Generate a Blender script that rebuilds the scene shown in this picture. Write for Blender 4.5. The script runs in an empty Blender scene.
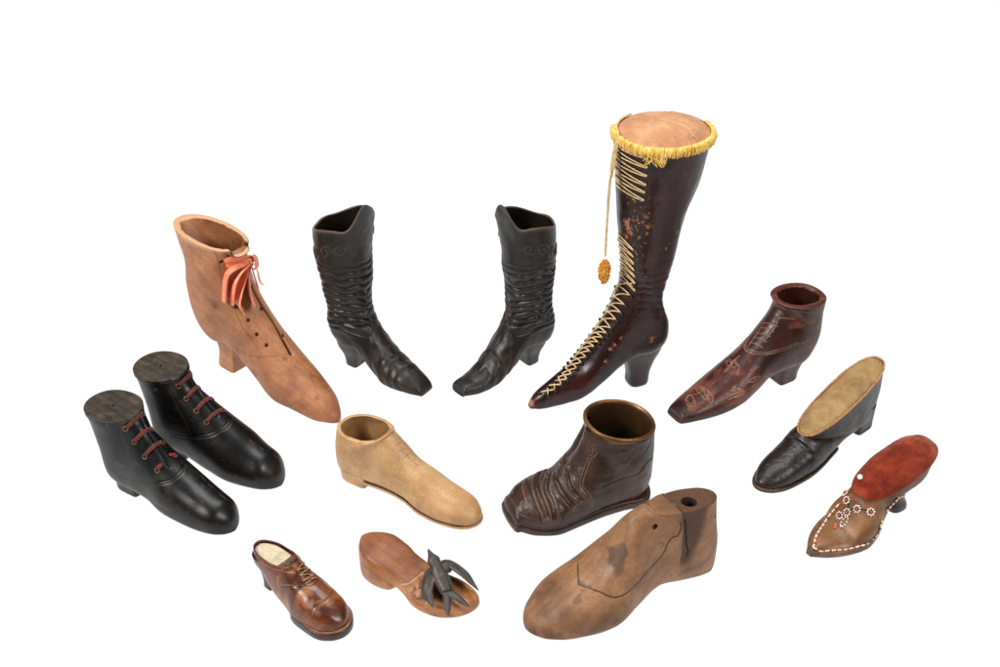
import bpy, math, random
import numpy as np
MM=0.001
random.seed(7); RNG=np.random.default_rng(11)
SC=bpy.context.scene; COL=SC.collection
# ------------------------------------------------------------------ noise
def _hash(ix,iy,iz,seed):
    n=(ix*374761393+iy*668265263+iz*2147483647+seed*1274126177)&0xffffffff
    n=((n^(n>>13))*1274126177)&0xffffffff
    return ((n^(n>>16))&0xffff)/65535.0
def vnoise(P,seed=0):
    P=np.asarray(P,float); I=np.floor(P).astype(np.int64); f=P-I; f=f*f*(3-2*f); r=0
    for dx in (0,1):
        for dy in (0,1):
            for dz in (0,1):
                w=(f[...,0] if dx else 1-f[...,0])*(f[...,1] if dy else 1-f[...,1])*(f[...,2] if dz else 1-f[...,2])
                r=r+w*_hash(I[...,0]+dx,I[...,1]+dy,I[...,2]+dz,seed)
    return r
def fbm(P,octv=3,seed=0):
    a=1;s=0;t=0
    for k in range(octv): s=s+a*vnoise(P*(2**k)+17.3*k,seed+k); t+=a; a*=.5
    return s/t
# ------------------------------------------------------------------ mesh helpers
class MB:
    """collects vertices and faces of ONE mesh object (millimetres)"""
    def __init__(s): s.v=[]; s.f=[]; s.n=0; s.c=[]
    def add(s,V,F,paint=None):
        V=np.asarray(V,float).reshape(-1,3); s.v.append(V)
        for a in F:
            a=np.asarray(a,dtype=np.int64)
            if a.size: s.f.append(a+s.n)
        s.c.append(np.zeros((len(V),4)) if paint is None else paint); s.n+=len(V)
    def grid(s,G,closed_v=True,paint=None,cap0=False,cap1=False,flip=False):
        n,m=G.shape[:2]; i=np.arange(n*m).reshape(n,m); j=np.roll(i,-1,1)
        if not closed_v: i=i[:,:-1]; j=np.arange(n*m).reshape(n,m)[:,1:]
        q=np.stack([i[:-1],i[1:],j[1:],j[:-1]],-1).reshape(-1,4)
        if flip: q=q[:,::-1]
        F=[q]; V=[G.reshape(-1,3)]; pc=None if paint is None else [paint.reshape(-1,4)]
        k=n*m
        for on,row in ((cap0,0),(cap1,n-1)):
            if on:
                a=np.arange(m)+row*m; b=np.roll(a,-1)
                t=np.stack([a,b,np.full(m,k)],-1)
                if (row!=0)^flip: t=t[:,::-1]
                F.append(t); V.append(G[row].mean(0)[None]); k+=1
                if pc is not None: pc.append(paint[row].mean(0)[None])
        s.add(np.vstack(V),F,None if pc is None else np.vstack(pc))
    def tube(s,P,r,n=8,flat=None,closed=False,cap=True):
        P=np.asarray(P,float); N=len(P); r=np.broadcast_to(np.asarray(r,float),(N,))
        T=np.gradient(P,axis=0) if not closed else np.roll(P,-1,0)-np.roll(P,1,0)
        T/=np.linalg.norm(T,axis=1,keepdims=True)+1e-9
        up=np.array([0,0,1.]) if abs(T[0,2])<.9 else np.array([0,1.,0]); U=np.zeros((N,3))
        u=up-T[0]*(up@T[0]); u/=np.linalg.norm(u)
        for i in range(N):
            u=u-T[i]*(u@T[i]); u/=np.linalg.norm(u)+1e-9; U[i]=u
        if flat is not None:  # flat: surface normals -> flattened strip
            nn=np.asarray(flat[0],float); nn=np.broadcast_to(nn,(N,3)); nn=nn-T*(nn*T).sum(1,keepdims=True); U=nn/(np.linalg.norm(nn,axis=1,keepdims=True)+1e-9); fl=flat[1]
        else: fl=1
        W=np.cross(T,U); a=np.linspace(0,2*np.pi,n,endpoint=False)
        G=P[:,None]+r[:,None,None]*(fl*np.cos(a)[None,:,None]*U[:,None]+np.sin(a)[None,:,None]*W[:,None])
        if closed: G=np.vstack([G,G[:1]])
        s.grid(G,cap0=cap and not closed,cap1=cap and not closed)
    def blob(s,c,r,axis=None,n=8,m=12):
        c=np.asarray(c,float); r=np.broadcast_to(np.asarray(r,float),(3,))
        ph=np.linspace(.08,np.pi-.08,n); th=np.linspace(0,2*np.pi,m,endpoint=False)
        D=np.stack([np.sin(ph)[:,None]*np.cos(th),np.sin(ph)[:,None]*np.sin(th),np.cos(ph)[:,None]+0*th],-1)*r
        if axis is not None: D=D@frame(axis)
        s.grid(c+D,cap0=True,cap1=True)
    def torus(s,c,nrm,R,r,n=24,m=8):
        Fm=frame(nrm); a=np.linspace(0,2*np.pi,n,endpoint=False)
        P=np.stack([R*np.cos(a),R*np.sin(a),0*a],-1)@Fm+np.asarray(c); s.tube(P,r,m,closed=True)
    def build(s,name,mat,parent=None,smooth=True,label=None):
        V=np.vstack(s.v)*MM; me=bpy.data.meshes.new(name); me.vertices.add(len(V)); me.vertices.foreach_set('co',V.astype(np.float32).ravel())
        lv=np.concatenate([f.ravel() for f in s.f]); tot=np.concatenate([np.full(len(f),f.shape[1]) for f in s.f]); st=np.concatenate([[0],np.cumsum(tot)[:-1]])
        me.loops.add(len(lv)); me.loops.foreach_set('vertex_index',lv.astype(np.int32))
        me.polygons.add(len(tot)); me.polygons.foreach_set('loop_start',st.astype(np.int32)); me.polygons.foreach_set('loop_total',tot.astype(np.int32))
        me.update(calc_edges=True); me.validate()
        if len(me.vertices)==len(V):
            at=me.attributes.new('paint','FLOAT_COLOR','POINT'); at.data.foreach_set('color',np.vstack(s.c).astype(np.float32).ravel())
        if smooth: me.polygons.foreach_set('use_smooth',[True]*len(me.polygons))
        import bmesh
        if len(V)<60000:
            bm=bmesh.new(); bm.from_mesh(me); bmesh.ops.recalc_face_normals(bm,faces=bm.faces); bm.to_mesh(me); bm.free()
        me.materials.append(mat)
        o=bpy.data.objects.new(name,me); COL.objects.link(o); o.parent=parent
        if label: o['label']=label
        return o
def frame(z):
    z=np.asarray(z,float); z=z/(np.linalg.norm(z)+1e-9); x=np.cross([0,0,1.] if abs(z[2])<.9 else [1.,0,0],z); x/=np.linalg.norm(x); return np.array([x,np.cross(z,x),z])
def cr(P,per):
    P=np.asarray(P,float); n=len(P); Q=np.vstack([2*P[0]-P[1],P,2*P[-1]-P[-2]]); out=[]
    for i in range(n-1):
        a,b,c,d=Q[i:i+4]
        for k in range(per):
            t=k/per; out.append(.5*((2*b)+(c-a)*t+(2*a-5*b+4*c-d)*t*t+(3*b-a-3*c+d)*t**3))
    out.append(P[-1]); return np.array(out)
def thing(name,label,cat,pose,group=None):
    o=bpy.data.objects.new(name,None); COL.objects.link(o); o.location=(pose[0]*MM,pose[1]*MM,0); o.rotation_euler=(0,0,math.radians(pose[2]))
    o.empty_display_size=.02; o['label']=label; o['category']=cat
    if group: o['group']=group
    return o
# ------------------------------------------------------------------ shoe body: rings fanned from toe tip to top opening
class Body:
    def __init__(s,st,per=30,nth=288,rim=False):
        st=np.array(st,float)
        S=cr(st,per); S[:,4]=np.maximum(S[:,4],.3); s.S=S; th=np.linspace(0,2*np.pi,nth,endpoint=False); c=np.cos(th); q=np.sin(th)
        G=np.zeros((len(S),nth,3))
        for i,(fx,fz,bx,bz,w,m,nt,nb,yo) in enumerate(S):
            F=np.array([fx,fz]);B=np.array([bx,bz]); Cn=F+(B-F)*m; e=np.where(c>0,2/nt,2/nb)
            al=np.abs(c)**e*np.sign(c); la=np.abs(q)**e*np.sign(q)
            p=Cn+np.where(c[:,None]>0,(F-Cn)*al[:,None],(Cn-B)*al[:,None]); G[i,:,0]=p[:,0];G[i,:,2]=p[:,1];G[i,:,1]=la*w+yo
        n=len(S); s.U=np.arange(n)/(n-1); s.T=th/(2*np.pi)
        if rim:
            a=np.where(th>np.pi,2*np.pi-th,th)
            h=15*np.exp(-(a/.40)**2)+3*np.exp(-((a-np.pi)/.4)**2)-4*np.exp(-((a-.75)/.3)**2)+2.5*np.exp(-((a-1.7)/.6)**2)-3
            G[...,2]+=(np.clip((s.U-.82)/.18,0,1)**1.5)[:,None]*h
        G[...,2]=np.maximum(G[...,2],.02)
        s.P0=G; s.P=G.copy(); s.N=s.normals(G); s.paint=np.zeros(G.shape[:2]+(4,)); s.disp=np.zeros(G.shape[:2])
    def normals(s,G):
        du=np.gradient(G,axis=0); dv=np.roll(G,-1,1)-np.roll(G,1,1); N=np.cross(dv,du); N/=np.linalg.norm(N,axis=-1,keepdims=True)+1e-9
        c=G.mean(axis=1,keepdims=True)
        return N if ((G-c)*N).sum()>0 else -N
    def at(s,u,v,off=0.):
        n,m=s.P.shape[:2]; x=min(max(u,0),1)*(n-1); i=min(int(x),n-2); a=x-i; y=(v%1)*m; j=int(y)%m; b=y-int(y); k=(j+1)%m
        f=lambda A:(A[i,j]*(1-a)*(1-b)+A[i+1,j]*a*(1-b)+A[i,k]*(1-a)*b+A[i+1,k]*a*b)
        N=f(s.N); N=N/(np.linalg.norm(N)+1e-9); return f(s.P)+N*off,N
    def uz(s,v,z,lo=.3):
        us=np.linspace(lo,1,240); zz=np.array([s.at(u,v)[0][2] for u in us]); return float(us[np.argmin(np.abs(zz-z))])
    def line(s,uv,off=0.,step=1.0,smooth=True):
        uv=[list(p) for p in uv]
        for i in range(1,len(uv)):
            while uv[i][1]-uv[i-1][1]>.5: uv[i][1]-=1
            while uv[i][1]-uv[i-1][1]<-.5: uv[i][1]+=1
        A=cr(uv,10) if smooth and len(uv)>2 else np.array([np.array(uv[i])+(np.array(uv[i+1])-uv[i])*t for i in range(len(uv)-1) for t in np.linspace(0,1,12)])
        r=[s.at(u,v,off) for u,v in A]; return np.array([x[0] for x in r]),np.array([x[1] for x in r])
    def field(s,poly):
        """distance of every vertex to a 3-D polyline (only near ones)"""
        P=s.P0; D=np.full(P.shape[:2],99.); R=12
        for a,b in zip(poly[:-1],poly[1:]):
            lo=np.minimum(a,b)-R*.4; hi=np.maximum(a,b)+R*.4
            k=np.all((P>lo)&(P<hi),axis=-1)
            if not k.any(): continue
            X=P[k]; d=b-a; t=np.clip(((X-a)@d)/(d@d+1e-9),0,1); q=np.linalg.norm(X-(a+t[:,None]*d),axis=1); D[k]=np.minimum(D[k],q)
        return D
    def groove(s,uv,w=.5,depth=.5,ch=0,amt=1.,smooth=True,poly=None,dash=None):
        L=s.line(uv,smooth=smooth)[0] if poly is None else poly
        m=np.exp(-(s.field(L)/w)**2)
        s.disp-=depth*m; s.paint[...,ch]=np.maximum(s.paint[...,ch],amt*m); return L
    def spot(s,uv,r,depth=0.,ch=0,amt=1.,hard=3,wob=0.,seed=3):
        p,_=s.at(*uv); d=np.linalg.norm(s.P0-p,axis=-1)
        if wob: d=d*(1+wob*(fbm(s.P0/ (r*.6+.3),3,seed)-.5)*2)
        m=1/(1+np.exp((d-r)*hard)); s.disp-=depth*m; s.paint[...,ch]=np.maximum(s.paint[...,ch],amt*m)
    def apply(s): s.P=s.P0+s.N*s.disp[...,None]; s.P[...,2]=np.maximum(s.P[...,2],.02); 
    def mesh(s,name,mat,parent,shell=None,cap0=True,cap1=False,inner_ch=None,rimpaint=None,label=None,back=0.,rimamt=.9):
        """shell=(thickness, how far down the inside goes 0..1 of u)"""
        s.apply(); G=s.P; C=s.paint
        if shell:
            th,udep=shell; n=len(G); O=G[-1]; ctr=O.mean(0); up=np.cross(O[len(O)//4]-ctr,O[0]-ctr); up/=np.linalg.norm(up); 
            if up[2]<0: up=-up
            d=ctr-O; d/=np.linalg.norm(d,axis=1,keepdims=True); rows=[]; pr=[]
            wob=(1+.25*(fbm(O/9.,3,5)-.5)*2)[:,None]; vary=(1+back*np.clip(-np.cos(np.linspace(0,2*np.pi,len(O),endpoint=False)),0,1)**1.5)[:,None]
            for f,h in ((.06,.35),(.25,.75),(.5,.9),(.75,.75),(.94,.35),(1,-.3)):
                rows.append(O+d*th*f*wob*vary+up*h*min(th*.22,1.0)); x=C[-1].copy(); 
                if rimpaint is not None: x[:,rimpaint]=np.maximum(x[:,rimpaint],rimamt)
                pr.append(x)
            k0=int((n-1)*udep)
            for i in range(n-2,k0,-4):
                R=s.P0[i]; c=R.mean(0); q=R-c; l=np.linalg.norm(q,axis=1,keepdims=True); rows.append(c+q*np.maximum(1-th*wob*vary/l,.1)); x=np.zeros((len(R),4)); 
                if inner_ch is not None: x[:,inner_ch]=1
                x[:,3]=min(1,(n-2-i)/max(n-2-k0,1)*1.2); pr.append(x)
            G=np.concatenate([G,np.array(rows)]); C=np.concatenate([C,np.array(pr)]); cap1=True
        b=MB(); b.grid(G,paint=C,cap0=cap0,cap1=cap1); return b.build(name,mat,parent,label=label)
    def lid(s,name,mat,parent,h=2.,thick=0.,inset=0.,lift=0.,power=.6,noise=0.,rings=26,lip=0.,label=None,over=0.):
        """surface that closes the top ring: flat disc (h=0) or plump cushion"""
        O=s.P[-1]; ctr=O.mean(0); up=np.cross(O[len(O)//4]-ctr,O[0]-ctr); up/=np.linalg.norm(up)
        if up[2]<0: up=-up
        d=O-ctr; l=np.linalg.norm(d,axis=1,keepdims=True); O=ctr+d*(1+(over-inset)/l); rows=[O-up*(3 if thick==0 else thick)]
        for r in 1-np.linspace(0,1,rings)**1.6*.985:
            q=ctr+(O-ctr)*r; rows.append(q+up*(lift+h*max(0,1-r**2.4)**power))
        G=np.array(rows)
        if noise: G=G+up*((fbm(G/6.,3,9)-.5)*noise)[...,None]*np.minimum(1,np.arange(len(G))/6)[:,None,None]
        b=MB(); b.grid(G,cap1=True); return b.build(name,mat,parent,label=label)
def heel_rings(lv,nth=96,per=14,nf=9.,nr=2.3):
    L=cr(np.array(lv,float),per); th=np.linspace(0,2*np.pi,nth,endpoint=False); G=np.zeros((len(L),nth,3)); c=np.cos(th); q=np.sin(th)
    for i,(z,xb,xf,w) in enumerate(L):
        cx=xb+min(w,(xf-xb)*.6); e=np.where(c>0,2/nf,2/nr); al=np.abs(c)**e*np.sign(c); la=np.abs(q)**e*np.sign(q)
        G[i,:,0]=np.where(c>0,cx+(xf-cx)*al,cx+(cx-xb)*al); G[i,:,1]=la*w; G[i,:,2]=z
    return G
def heel(name,mat,parent,lv,**k):
    G=heel_rings(lv,**k); b=MB(); c=G[-1].mean(0); G=np.concatenate([G,(c+(G[-1]-c)*.93)[None]]); G[-1,:,2]-=0; G[-2,:,2]+=.5; b.grid(G,cap0=True,cap1=True); return b.build(name,mat,parent)
def slab(name,mat,parent,body,u0,x1,kw,e,zlo,zhi,xend=None,rnd=.5,minz=0.,wadd=0.,nose=0.):
    """sole: plan outline of the body grown by e, following the curve of the bottom"""
    S=body.S; n=len(S); i0=int(u0*(n-1)); i1=int(np.argmax(S[:,2]<x1)); R=S[i0:i1+1:2]
    x=np.maximum.accumulate(R[::-1,2])[::-1]; y=R[:,4]*kw; z=R[:,3]; yo=R[:,8]
    if xend is not None:
        t=np.linspace(0,np.pi/2,14)[1:]; x=np.concatenate([x,x[-1]-(x[-1]-xend)*np.sin(t)]); y=np.concatenate([y,np.maximum(y[-1]*np.cos(t),.3)]); z=np.concatenate([z,np.full(13,z[-1])]); yo=np.concatenate([yo,np.full(13,yo[-1])])
    x0=x.copy(); x0[0]+=nose
    tx=np.gradient(x0); ty=np.gradient(y); l=np.hypot(tx,ty)+1e-9; nx=-ty/l*-1; ny=tx/l*-1
    nx=np.where(ny<0,-nx,nx); ny=np.abs(ny); 
    ta=np.ones(len(x)) if xend is not None else np.clip((len(x)-1-np.arange(len(x)))/(len(x)*.3),0,1)**.7
    out=[]
    for ee,zz in ((e-rnd*1.5,zhi+.1),(e-rnd*.4,zhi),(e,zhi-rnd),(e,zlo+rnd),(e-rnd*.4,zlo+.05),(e-rnd*1.5,zlo)):
        ee=ee*ta-(1-ta)*.8; X=x0+nx*ee; Y=np.maximum(y+ny*ee,.05)+wadd; Z=np.maximum(z+zz,minz)
        Lh=np.stack([X,Y+yo,Z],-1); Rh=np.stack([X,-Y+yo,Z],-1)[::-1]; out.append(np.vstack([Lh,Rh]))
    G=np.array(out); b=MB(); b.grid(G)
    m=len(x); 
    for row in (0,-1):
        A=G[row][:m]; B=G[row][::-1][:m]; H=np.stack([A*(1-t)+B*t for t in (0,.5,1)],1); b.grid(H,closed_v=False,flip=(row==0))
    return b.build(name,mat,parent),G
# ------------------------------------------------------------------ materials
def lin(r,g,b):
    f=lambda c:(c/255/12.92) if c/255<=.04045 else ((c/255+.055)/1.055)**2.4
    return (f(r),f(g),f(b),1)
def surf(name,cols,scale=60,rough=(.45,.6),bump=.2,bscale=500,coat=0.,dark=(.01,.006,.004,1),light=(.5,.4,.3,1),wear=(.4,.2,.1,1),deep=None,grain=0.,spec=.4,metal=0.,stretch=(1,1,1),fleck=0.,sheen=0.,coatr=.15,gaxis='X',sss=0.,gcol=None,gamt=.35,bdist=.0006,spots=None,scr=.16,deepen=1.13):
    cols=[tuple([float(c[i])**deepen for i in range(3)]+[1]) for c in cols]
    m=bpy.data.materials.new(name); m.use_nodes=True; N=m.node_tree.nodes; L=m.node_tree.links; N.clear()
    def nd(t,**k):
        x=N.new(t)
        for a,b in k.items(): setattr(x,a,b)
        return x
    out=nd('ShaderNodeOutputMaterial'); p=nd('ShaderNodeBsdfPrincipled'); L.new(p.outputs[0],out.inputs[0])
    tc=nd('ShaderNodeTexCoord'); mp=nd('ShaderNodeMapping'); mp.inputs['Scale'].default_value=stretch; L.new(tc.outputs['Object'],mp.inputs['Vector'])
    def noise(s,d=4,r=.55,dist=0.,vec=None):
        x=nd('ShaderNodeTexNoise'); x.inputs['Scale'].default_value=s; x.inputs['Detail'].default_value=d; x.inputs['Roughness'].default_value=r; x.inputs['Distortion'].default_value=dist; L.new(vec or mp.outputs[0],x.inputs['Vector']); return x.outputs['Fac']
    def mix(f,a,b,bl='MIX'):
        x=nd('ShaderNodeMix',data_type='RGBA',blend_type=bl)
        for s,v in ((x.inputs[0],f),(x.inputs[6],a),(x.inputs[7],b)):
            if isinstance(v,(int,float)): s.default_value=v
            elif isinstance(v,tuple): s.default_value=v
            else: L.new(v,s)
        return x.outputs[2]
    def math_(op,a,b,cl=False):
        x=nd('ShaderNodeMath',operation=op,use_clamp=cl)
        for s,v in ((x.inputs[0],a),(x.inputs[1],b)):
            if isinstance(v,(int,float)): s.default_value=v
            else: L.new(v,s)
        return x.outputs[0]
    def ramp(src,stops):
        x=nd('ShaderNodeValToRGB'); e=x.color_ramp.elements
        while len(e)<len(stops): e.new(.5)
        for q,(po,c) in zip(e,stops): q.position=po; q.color=c if isinstance(c,tuple) else (c,c,c,1)
        L.new(src,x.inputs[0]); return x.outputs[0]
    n1=noise(scale,5,.6,.4); col=ramp(n1,[(.28+.44*i/(len(cols)-1),c) for i,c in enumerate(cols)])
    n2=noise(scale*9,6,.72); v=ramp(n2,[(.3,.7),(.7,1.2)]); col=mix(.55,col,mix(1.,col,v,'MULTIPLY'))
    h=noise(bscale,4,.6)
    if grain:
        w=nd('ShaderNodeTexWave',wave_type='BANDS',bands_direction='DIAGONAL'); w.inputs['Scale'].default_value=grain*4.2; w.inputs['Distortion'].default_value=5; w.inputs['Detail'].default_value=4; w.inputs['Detail Scale'].default_value=.9
        gm_=nd('ShaderNodeMapping'); gm_.inputs['Scale'].default_value=(.13,1,.55); L.new(tc.outputs['Object'],gm_.inputs['Vector']); L.new(gm_.outputs[0],w.inputs['Vector']); g=ramp(w.outputs['Fac'],[(.1,0.),(.75,.25),(.98,1.)])
        st=nd('ShaderNodeMapping'); st.inputs['Scale'].default_value=(.07,1,1); L.new(tc.outputs['Object'],st.inputs['Vector'])
        pores=noise(1700,3,.6,0,st.outputs[0]); pr=ramp(pores,[(.35,1.),(.5,0.)])
        gc=gcol or tuple(list(np.array(cols[0][:3])*.45)+[1])
        gm=nd('ShaderNodeRGBToBW'); L.new(g,gm.inputs[0]); col=mix(math_('MULTIPLY',gm.outputs[0],gamt),col,gc)
        pm=nd('ShaderNodeRGBToBW'); L.new(pr,pm.inputs[0]); col=mix(math_('MULTIPLY',pm.outputs[0],.35),col,gc)
    if spots:
        vv=noise(spots[0],3,.7,.3); sm=ramp(vv,[(spots[1],0.),(spots[1]+.04,1.)]); sb=nd('ShaderNodeRGBToBW'); L.new(sm,sb.inputs[0]); col=mix(math_('MULTIPLY',sb.outputs[0],spots[3]),col,spots[2])
    sm_=nd('ShaderNodeMapping'); sm_.inputs['Scale'].default_value=(.06,1,.5); sm_.inputs['Rotation'].default_value=(0,.15,.12); L.new(tc.outputs['Object'],sm_.inputs['Vector']); sn=noise(1300,3,.7,0,sm_.outputs[0]); sr=ramp(sn,[(.62,0.),(.7,1.)]); sb_=nd('ShaderNodeRGBToBW'); L.new(sr,sb_.inputs[0]); col=mix(math_('MULTIPLY',sb_.outputs[0],scr),col,light)
    sp_=noise(1500,2,.6); sq=ramp(sp_,[(.28,1.),(.36,0.)]); sc_=nd('ShaderNodeRGBToBW'); L.new(sq,sc_.inputs[0]); col=mix(math_('MULTIPLY',sc_.outputs[0],scr*1.6),col,dark)
    at=nd('ShaderNodeAttribute',attribute_name='paint'); sp=nd('ShaderNodeSeparateColor'); L.new(at.outputs['Color'],sp.inputs[0])
    edge=noise(900,3,.7)
    def jag(x): return math_('MULTIPLY',x,math_('ADD',math_('MULTIPLY',edge,.9),.62),True)
    col=mix(jag(sp.outputs[2]),col,wear); col=mix(jag(sp.outputs[1]),col,light); col=mix(jag(sp.outputs[0]),col,dark)
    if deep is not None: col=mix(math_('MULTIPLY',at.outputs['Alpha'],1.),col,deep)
    vf=ramp(noise(scale*14,5,.75),[(.32,.78),(.68,1.16)]); col=mix(.6,col,mix(1.,col,vf,'MULTIPLY'))
    if grain: col=mix(math_('MULTIPLY',gm.outputs[0],gamt*.45),col,gc)
    L.new(col,p.inputs['Base Color'])
    r=nd('ShaderNodeMapRange'); L.new(noise(scale*2.7,4,.6),r.inputs[0]); r.inputs[1].default_value=.3; r.inputs[2].default_value=.7; r.inputs[3].default_value=rough[0]; r.inputs[4].default_value=rough[1]
    rr=math_('ADD',r.outputs[0],math_('MULTIPLY',sp.outputs[2],.25),True); L.new(rr,p.inputs['Roughness'])
    p.inputs['Specular IOR Level'].default_value=spec; p.inputs['Metallic'].default_value=metal
    p.inputs['Coat Weight'].default_value=coat; p.inputs['Coat Roughness'].default_value=coatr; p.inputs['Sheen Weight'].default_value=sheen; p.inputs['Sheen Roughness'].default_value=.4; p.inputs['Sheen Tint'].default_value=(.9,.6,.45,1)
    h2=math_('ADD',h,math_('MULTIPLY',n2,.8))
    b=nd('ShaderNodeBump'); b.inputs['Strength'].default_value=bump; b.inputs['Distance'].default_value=bdist; L.new(h2,b.inputs['Height']); L.new(b.outputs[0],p.inputs['Normal']); L.new(b.outputs[0],p.inputs['Coat Normal']) if coat else None
    return m

# shape tables: per ring Fx,Fz,Bx,Bz,width,mid,top power,bottom power,shift (mm); pose x,y,yaw; heel z,back,front,width
ST={}
DEC={}
ST['blk2']=dict(st=[
[125.78,7.99,126.39,2,0.5,0.62,2.2,3.2,0],
[125.4,11.51,126.01,1.94,3.66,0.62,2.2,3.2,0],
[124.01,15.83,124.62,1.74,7.81,0.62,2.2,3.2,0],
[120.31,21.43,121.32,1.4,12.74,0.62,2.2,3.2,0],
[113.21,28.44,114.22,1.05,18.14,0.62,2.2,3.2,0],
[99.66,34.73,101.04,1.2,21.24,0.66,2.1,3.7,0],
[84.81,43.47,82.04,1.59,24.21,0.66,2.1,3.69,0],
[68.34,53.65,63.96,3.58,23.42,0.66,2.1,3.69,0],
[56.17,61.87,46.91,5.94,21.95,0.66,2.1,3.66,0],
[46.81,68.97,29.36,8.1,20.32,0.65,2.1,3.59,0],
[39.42,75.07,7.47,7.56,19.95,0.63,2.1,3.41,0],
[35.33,80.5,-0.7,19.92,19.68,0.62,2.1,3.29,0],
[33.02,84.53,-5.03,46.41,19.4,0.58,2.1,2.88,0],
[32.4,86.62,-12.21,73.15,20.96,0.51,2.1,2.21,0],
[31.19,87.68,-16.74,85.83,22.06,0.5,2.1,2.1,0]],
 pose=[-298.44,-169.42,-29.03],heel=[[12,0.34,34.04,17.13],[6,1.16,34.52,16.83],[0,0.97,33.71,17.06]])
ST['rufL']=dict(st=[
[98,6,99,1.5,8,0.66,3.2,3.2,0],
[95,10.5,97.5,1.5,10,0.66,3.2,3.2,0],
[81.66,18.68,84.42,1.5,14.73,0.66,2.1,3.7,0],
[61.82,27.57,61.75,1.5,18.42,0.66,2.1,3.69,0],
[48.38,40.64,41.23,12.71,16.8,0.65,2.1,3.59,0],
[36.56,54.39,25.8,25.12,16.17,0.63,2.1,3.44,0],
[31.73,67.67,7.41,22.76,17.42,0.62,2.1,3.3,0],
[30.45,76.88,-3.9,28.35,18.14,0.6,2.1,3.12,0],
[29.45,87.37,-7.56,43.64,21.02,0.59,2.1,3.02,0],
[30.34,99.61,-7.22,68.22,22.48,0.57,2.1,2.8,0],
[29.82,119.82,-9.18,92.37,25.81,0.55,2.1,2.64,0],
[31.54,144.98,-14.38,118.85,28.68,0.53,2.1,2.4,0],
[36,170.24,-18.22,151.25,29.55,0.51,2.1,2.17,0]],
 pose=[-148.8,-41.16,-36.16],heel=[[27,0.4,24.7,14.64],[12,0.39,21.49,11.87],[0,4.41,16.43,12.51]])
ST['blk']=dict(st=[
[129.57,7.98,130.2,2,0.5,0.62,2.2,3.2,0],
[129.18,10.95,129.81,1.88,3.43,0.62,2.2,3.2,0],
[127.75,14.56,128.38,1.48,7.3,0.62,2.2,3.2,0],
[123.95,19.16,125,0.8,11.92,0.62,2.2,3.2,0],
[116.67,24.83,117.71,0.14,16.97,0.62,2.2,3.2,0],
[102.5,29.6,104.19,0,19.87,0.66,2.1,3.7,0],
[86.09,35.86,85.08,0,21.59,0.66,2.1,3.69,0],
[68.38,45.48,66.17,0.9,22.16,0.66,2.1,3.69,0],
[57.04,54.49,48.46,4.13,19.46,0.66,2.1,3.66,0],
[47.14,62.54,30.09,4.91,18.86,0.65,2.1,3.59,0],
[40.11,69.45,6.13,3.64,18.34,0.63,2.1,3.41,0],
[36.15,75.64,-3.27,12.56,19.38,0.62,2.1,3.29,0],
[33.42,79.14,-7.66,38.82,19.69,0.58,2.1,2.88,0],
[31.9,80.02,-14.71,65.84,21.39,0.51,2.1,2.21,0],
[32.5,81.47,-20.7,77.73,21.7,0.5,2.1,2.1,0]],
 pose=[-328.14,-215.97,-33.29],heel=[[12,-0.14,35.56,17.1],[6,0.89,37.6,16.23],[0,1.39,34.84,15.96]])
ST['tan']=dict(st=[
[166.24,6.49,166.85,1.5,0.5,0.62,2.2,3.2,0],
[165.63,7.87,166.25,1.47,3.02,0.62,2.2,3.2,0],
[163.4,10.58,164.02,1.37,6.03,0.62,2.2,3.2,0],
[157.73,15.32,158.75,1.18,10.49,0.62,2.2,3.2,0],
[146.38,23.52,147.41,0.99,16.8,0.62,2.2,3.2,0],
[123.77,35.97,126.34,4,21.86,0.66,2.1,3.7,0],
[103.1,50,101.4,4.13,24.22,0.66,2.1,3.69,0],
[84.52,67.5,78.54,13.95,22.28,0.66,2.1,3.67,0],
[70.28,82.08,60.01,24.14,21.28,0.65,2.1,3.63,0],
[60.36,97.32,38.69,32.5,20.6,0.64,2.1,3.53,0],
[53.81,108.79,12.34,28.93,23.01,0.63,2.1,3.37,0],
[50.1,116.54,-1.64,38.55,25.39,0.61,2.1,3.24,0],
[47.47,124.63,-10.83,56.02,25.48,0.6,2.1,3.06,0],
[48.37,133.74,-16.14,83.97,25.61,0.56,2.1,2.68,0],
[51.58,140.92,-20.23,108.21,23.08,0.52,2.1,2.33,0],
[58.35,143,-35.21,141.51,21.69,0.5,2.1,2.1,0]],
 pose=[-273.59,-34.7,-40.77],heel=[[40,3.37,44.54,17.41],[20,8.81,36.59,12.9],[0,6.16,35.11,13.92]])
ST['rufR']=dict(st=[
[98,6,99,1.5,8,0.66,3.2,3.2,0],
[95,10.5,97.5,1.5,10,0.66,3.2,3.2,0],
[77.41,13.76,82.03,0,14.18,0.66,2.1,3.7,0],
[59.83,26.77,60.73,1.5,16.57,0.66,2.1,3.69,0],
[48.19,40.54,41.35,12.72,16.55,0.65,2.1,3.59,0],
[39.09,55.14,25.43,24.27,16.94,0.63,2.1,3.44,0],
[34.32,68.45,6.97,22.11,18.45,0.62,2.1,3.3,0],
[34.46,76.88,-6.02,25.88,20.11,0.6,2.1,3.12,0],
[34.2,87.56,-8.84,42.64,22.31,0.59,2.1,3.02,0],
[35.2,99.89,-5.2,68.01,22.23,0.57,2.1,2.8,0],
[38.09,118.97,-6.37,92.37,23.39,0.55,2.1,2.64,0],
[39.87,144.52,-8.95,120.06,25.2,0.53,2.1,2.4,0],
[46.49,173.15,-10.86,152.76,25.52,0.51,2.1,2.17,0]],
 pose=[36.7,-37.19,-140.41],heel=[[27,-1.03,23.96,14.59],[12,0.64,19.24,10.9],[0,0.07,13.91,11.95]])
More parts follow.
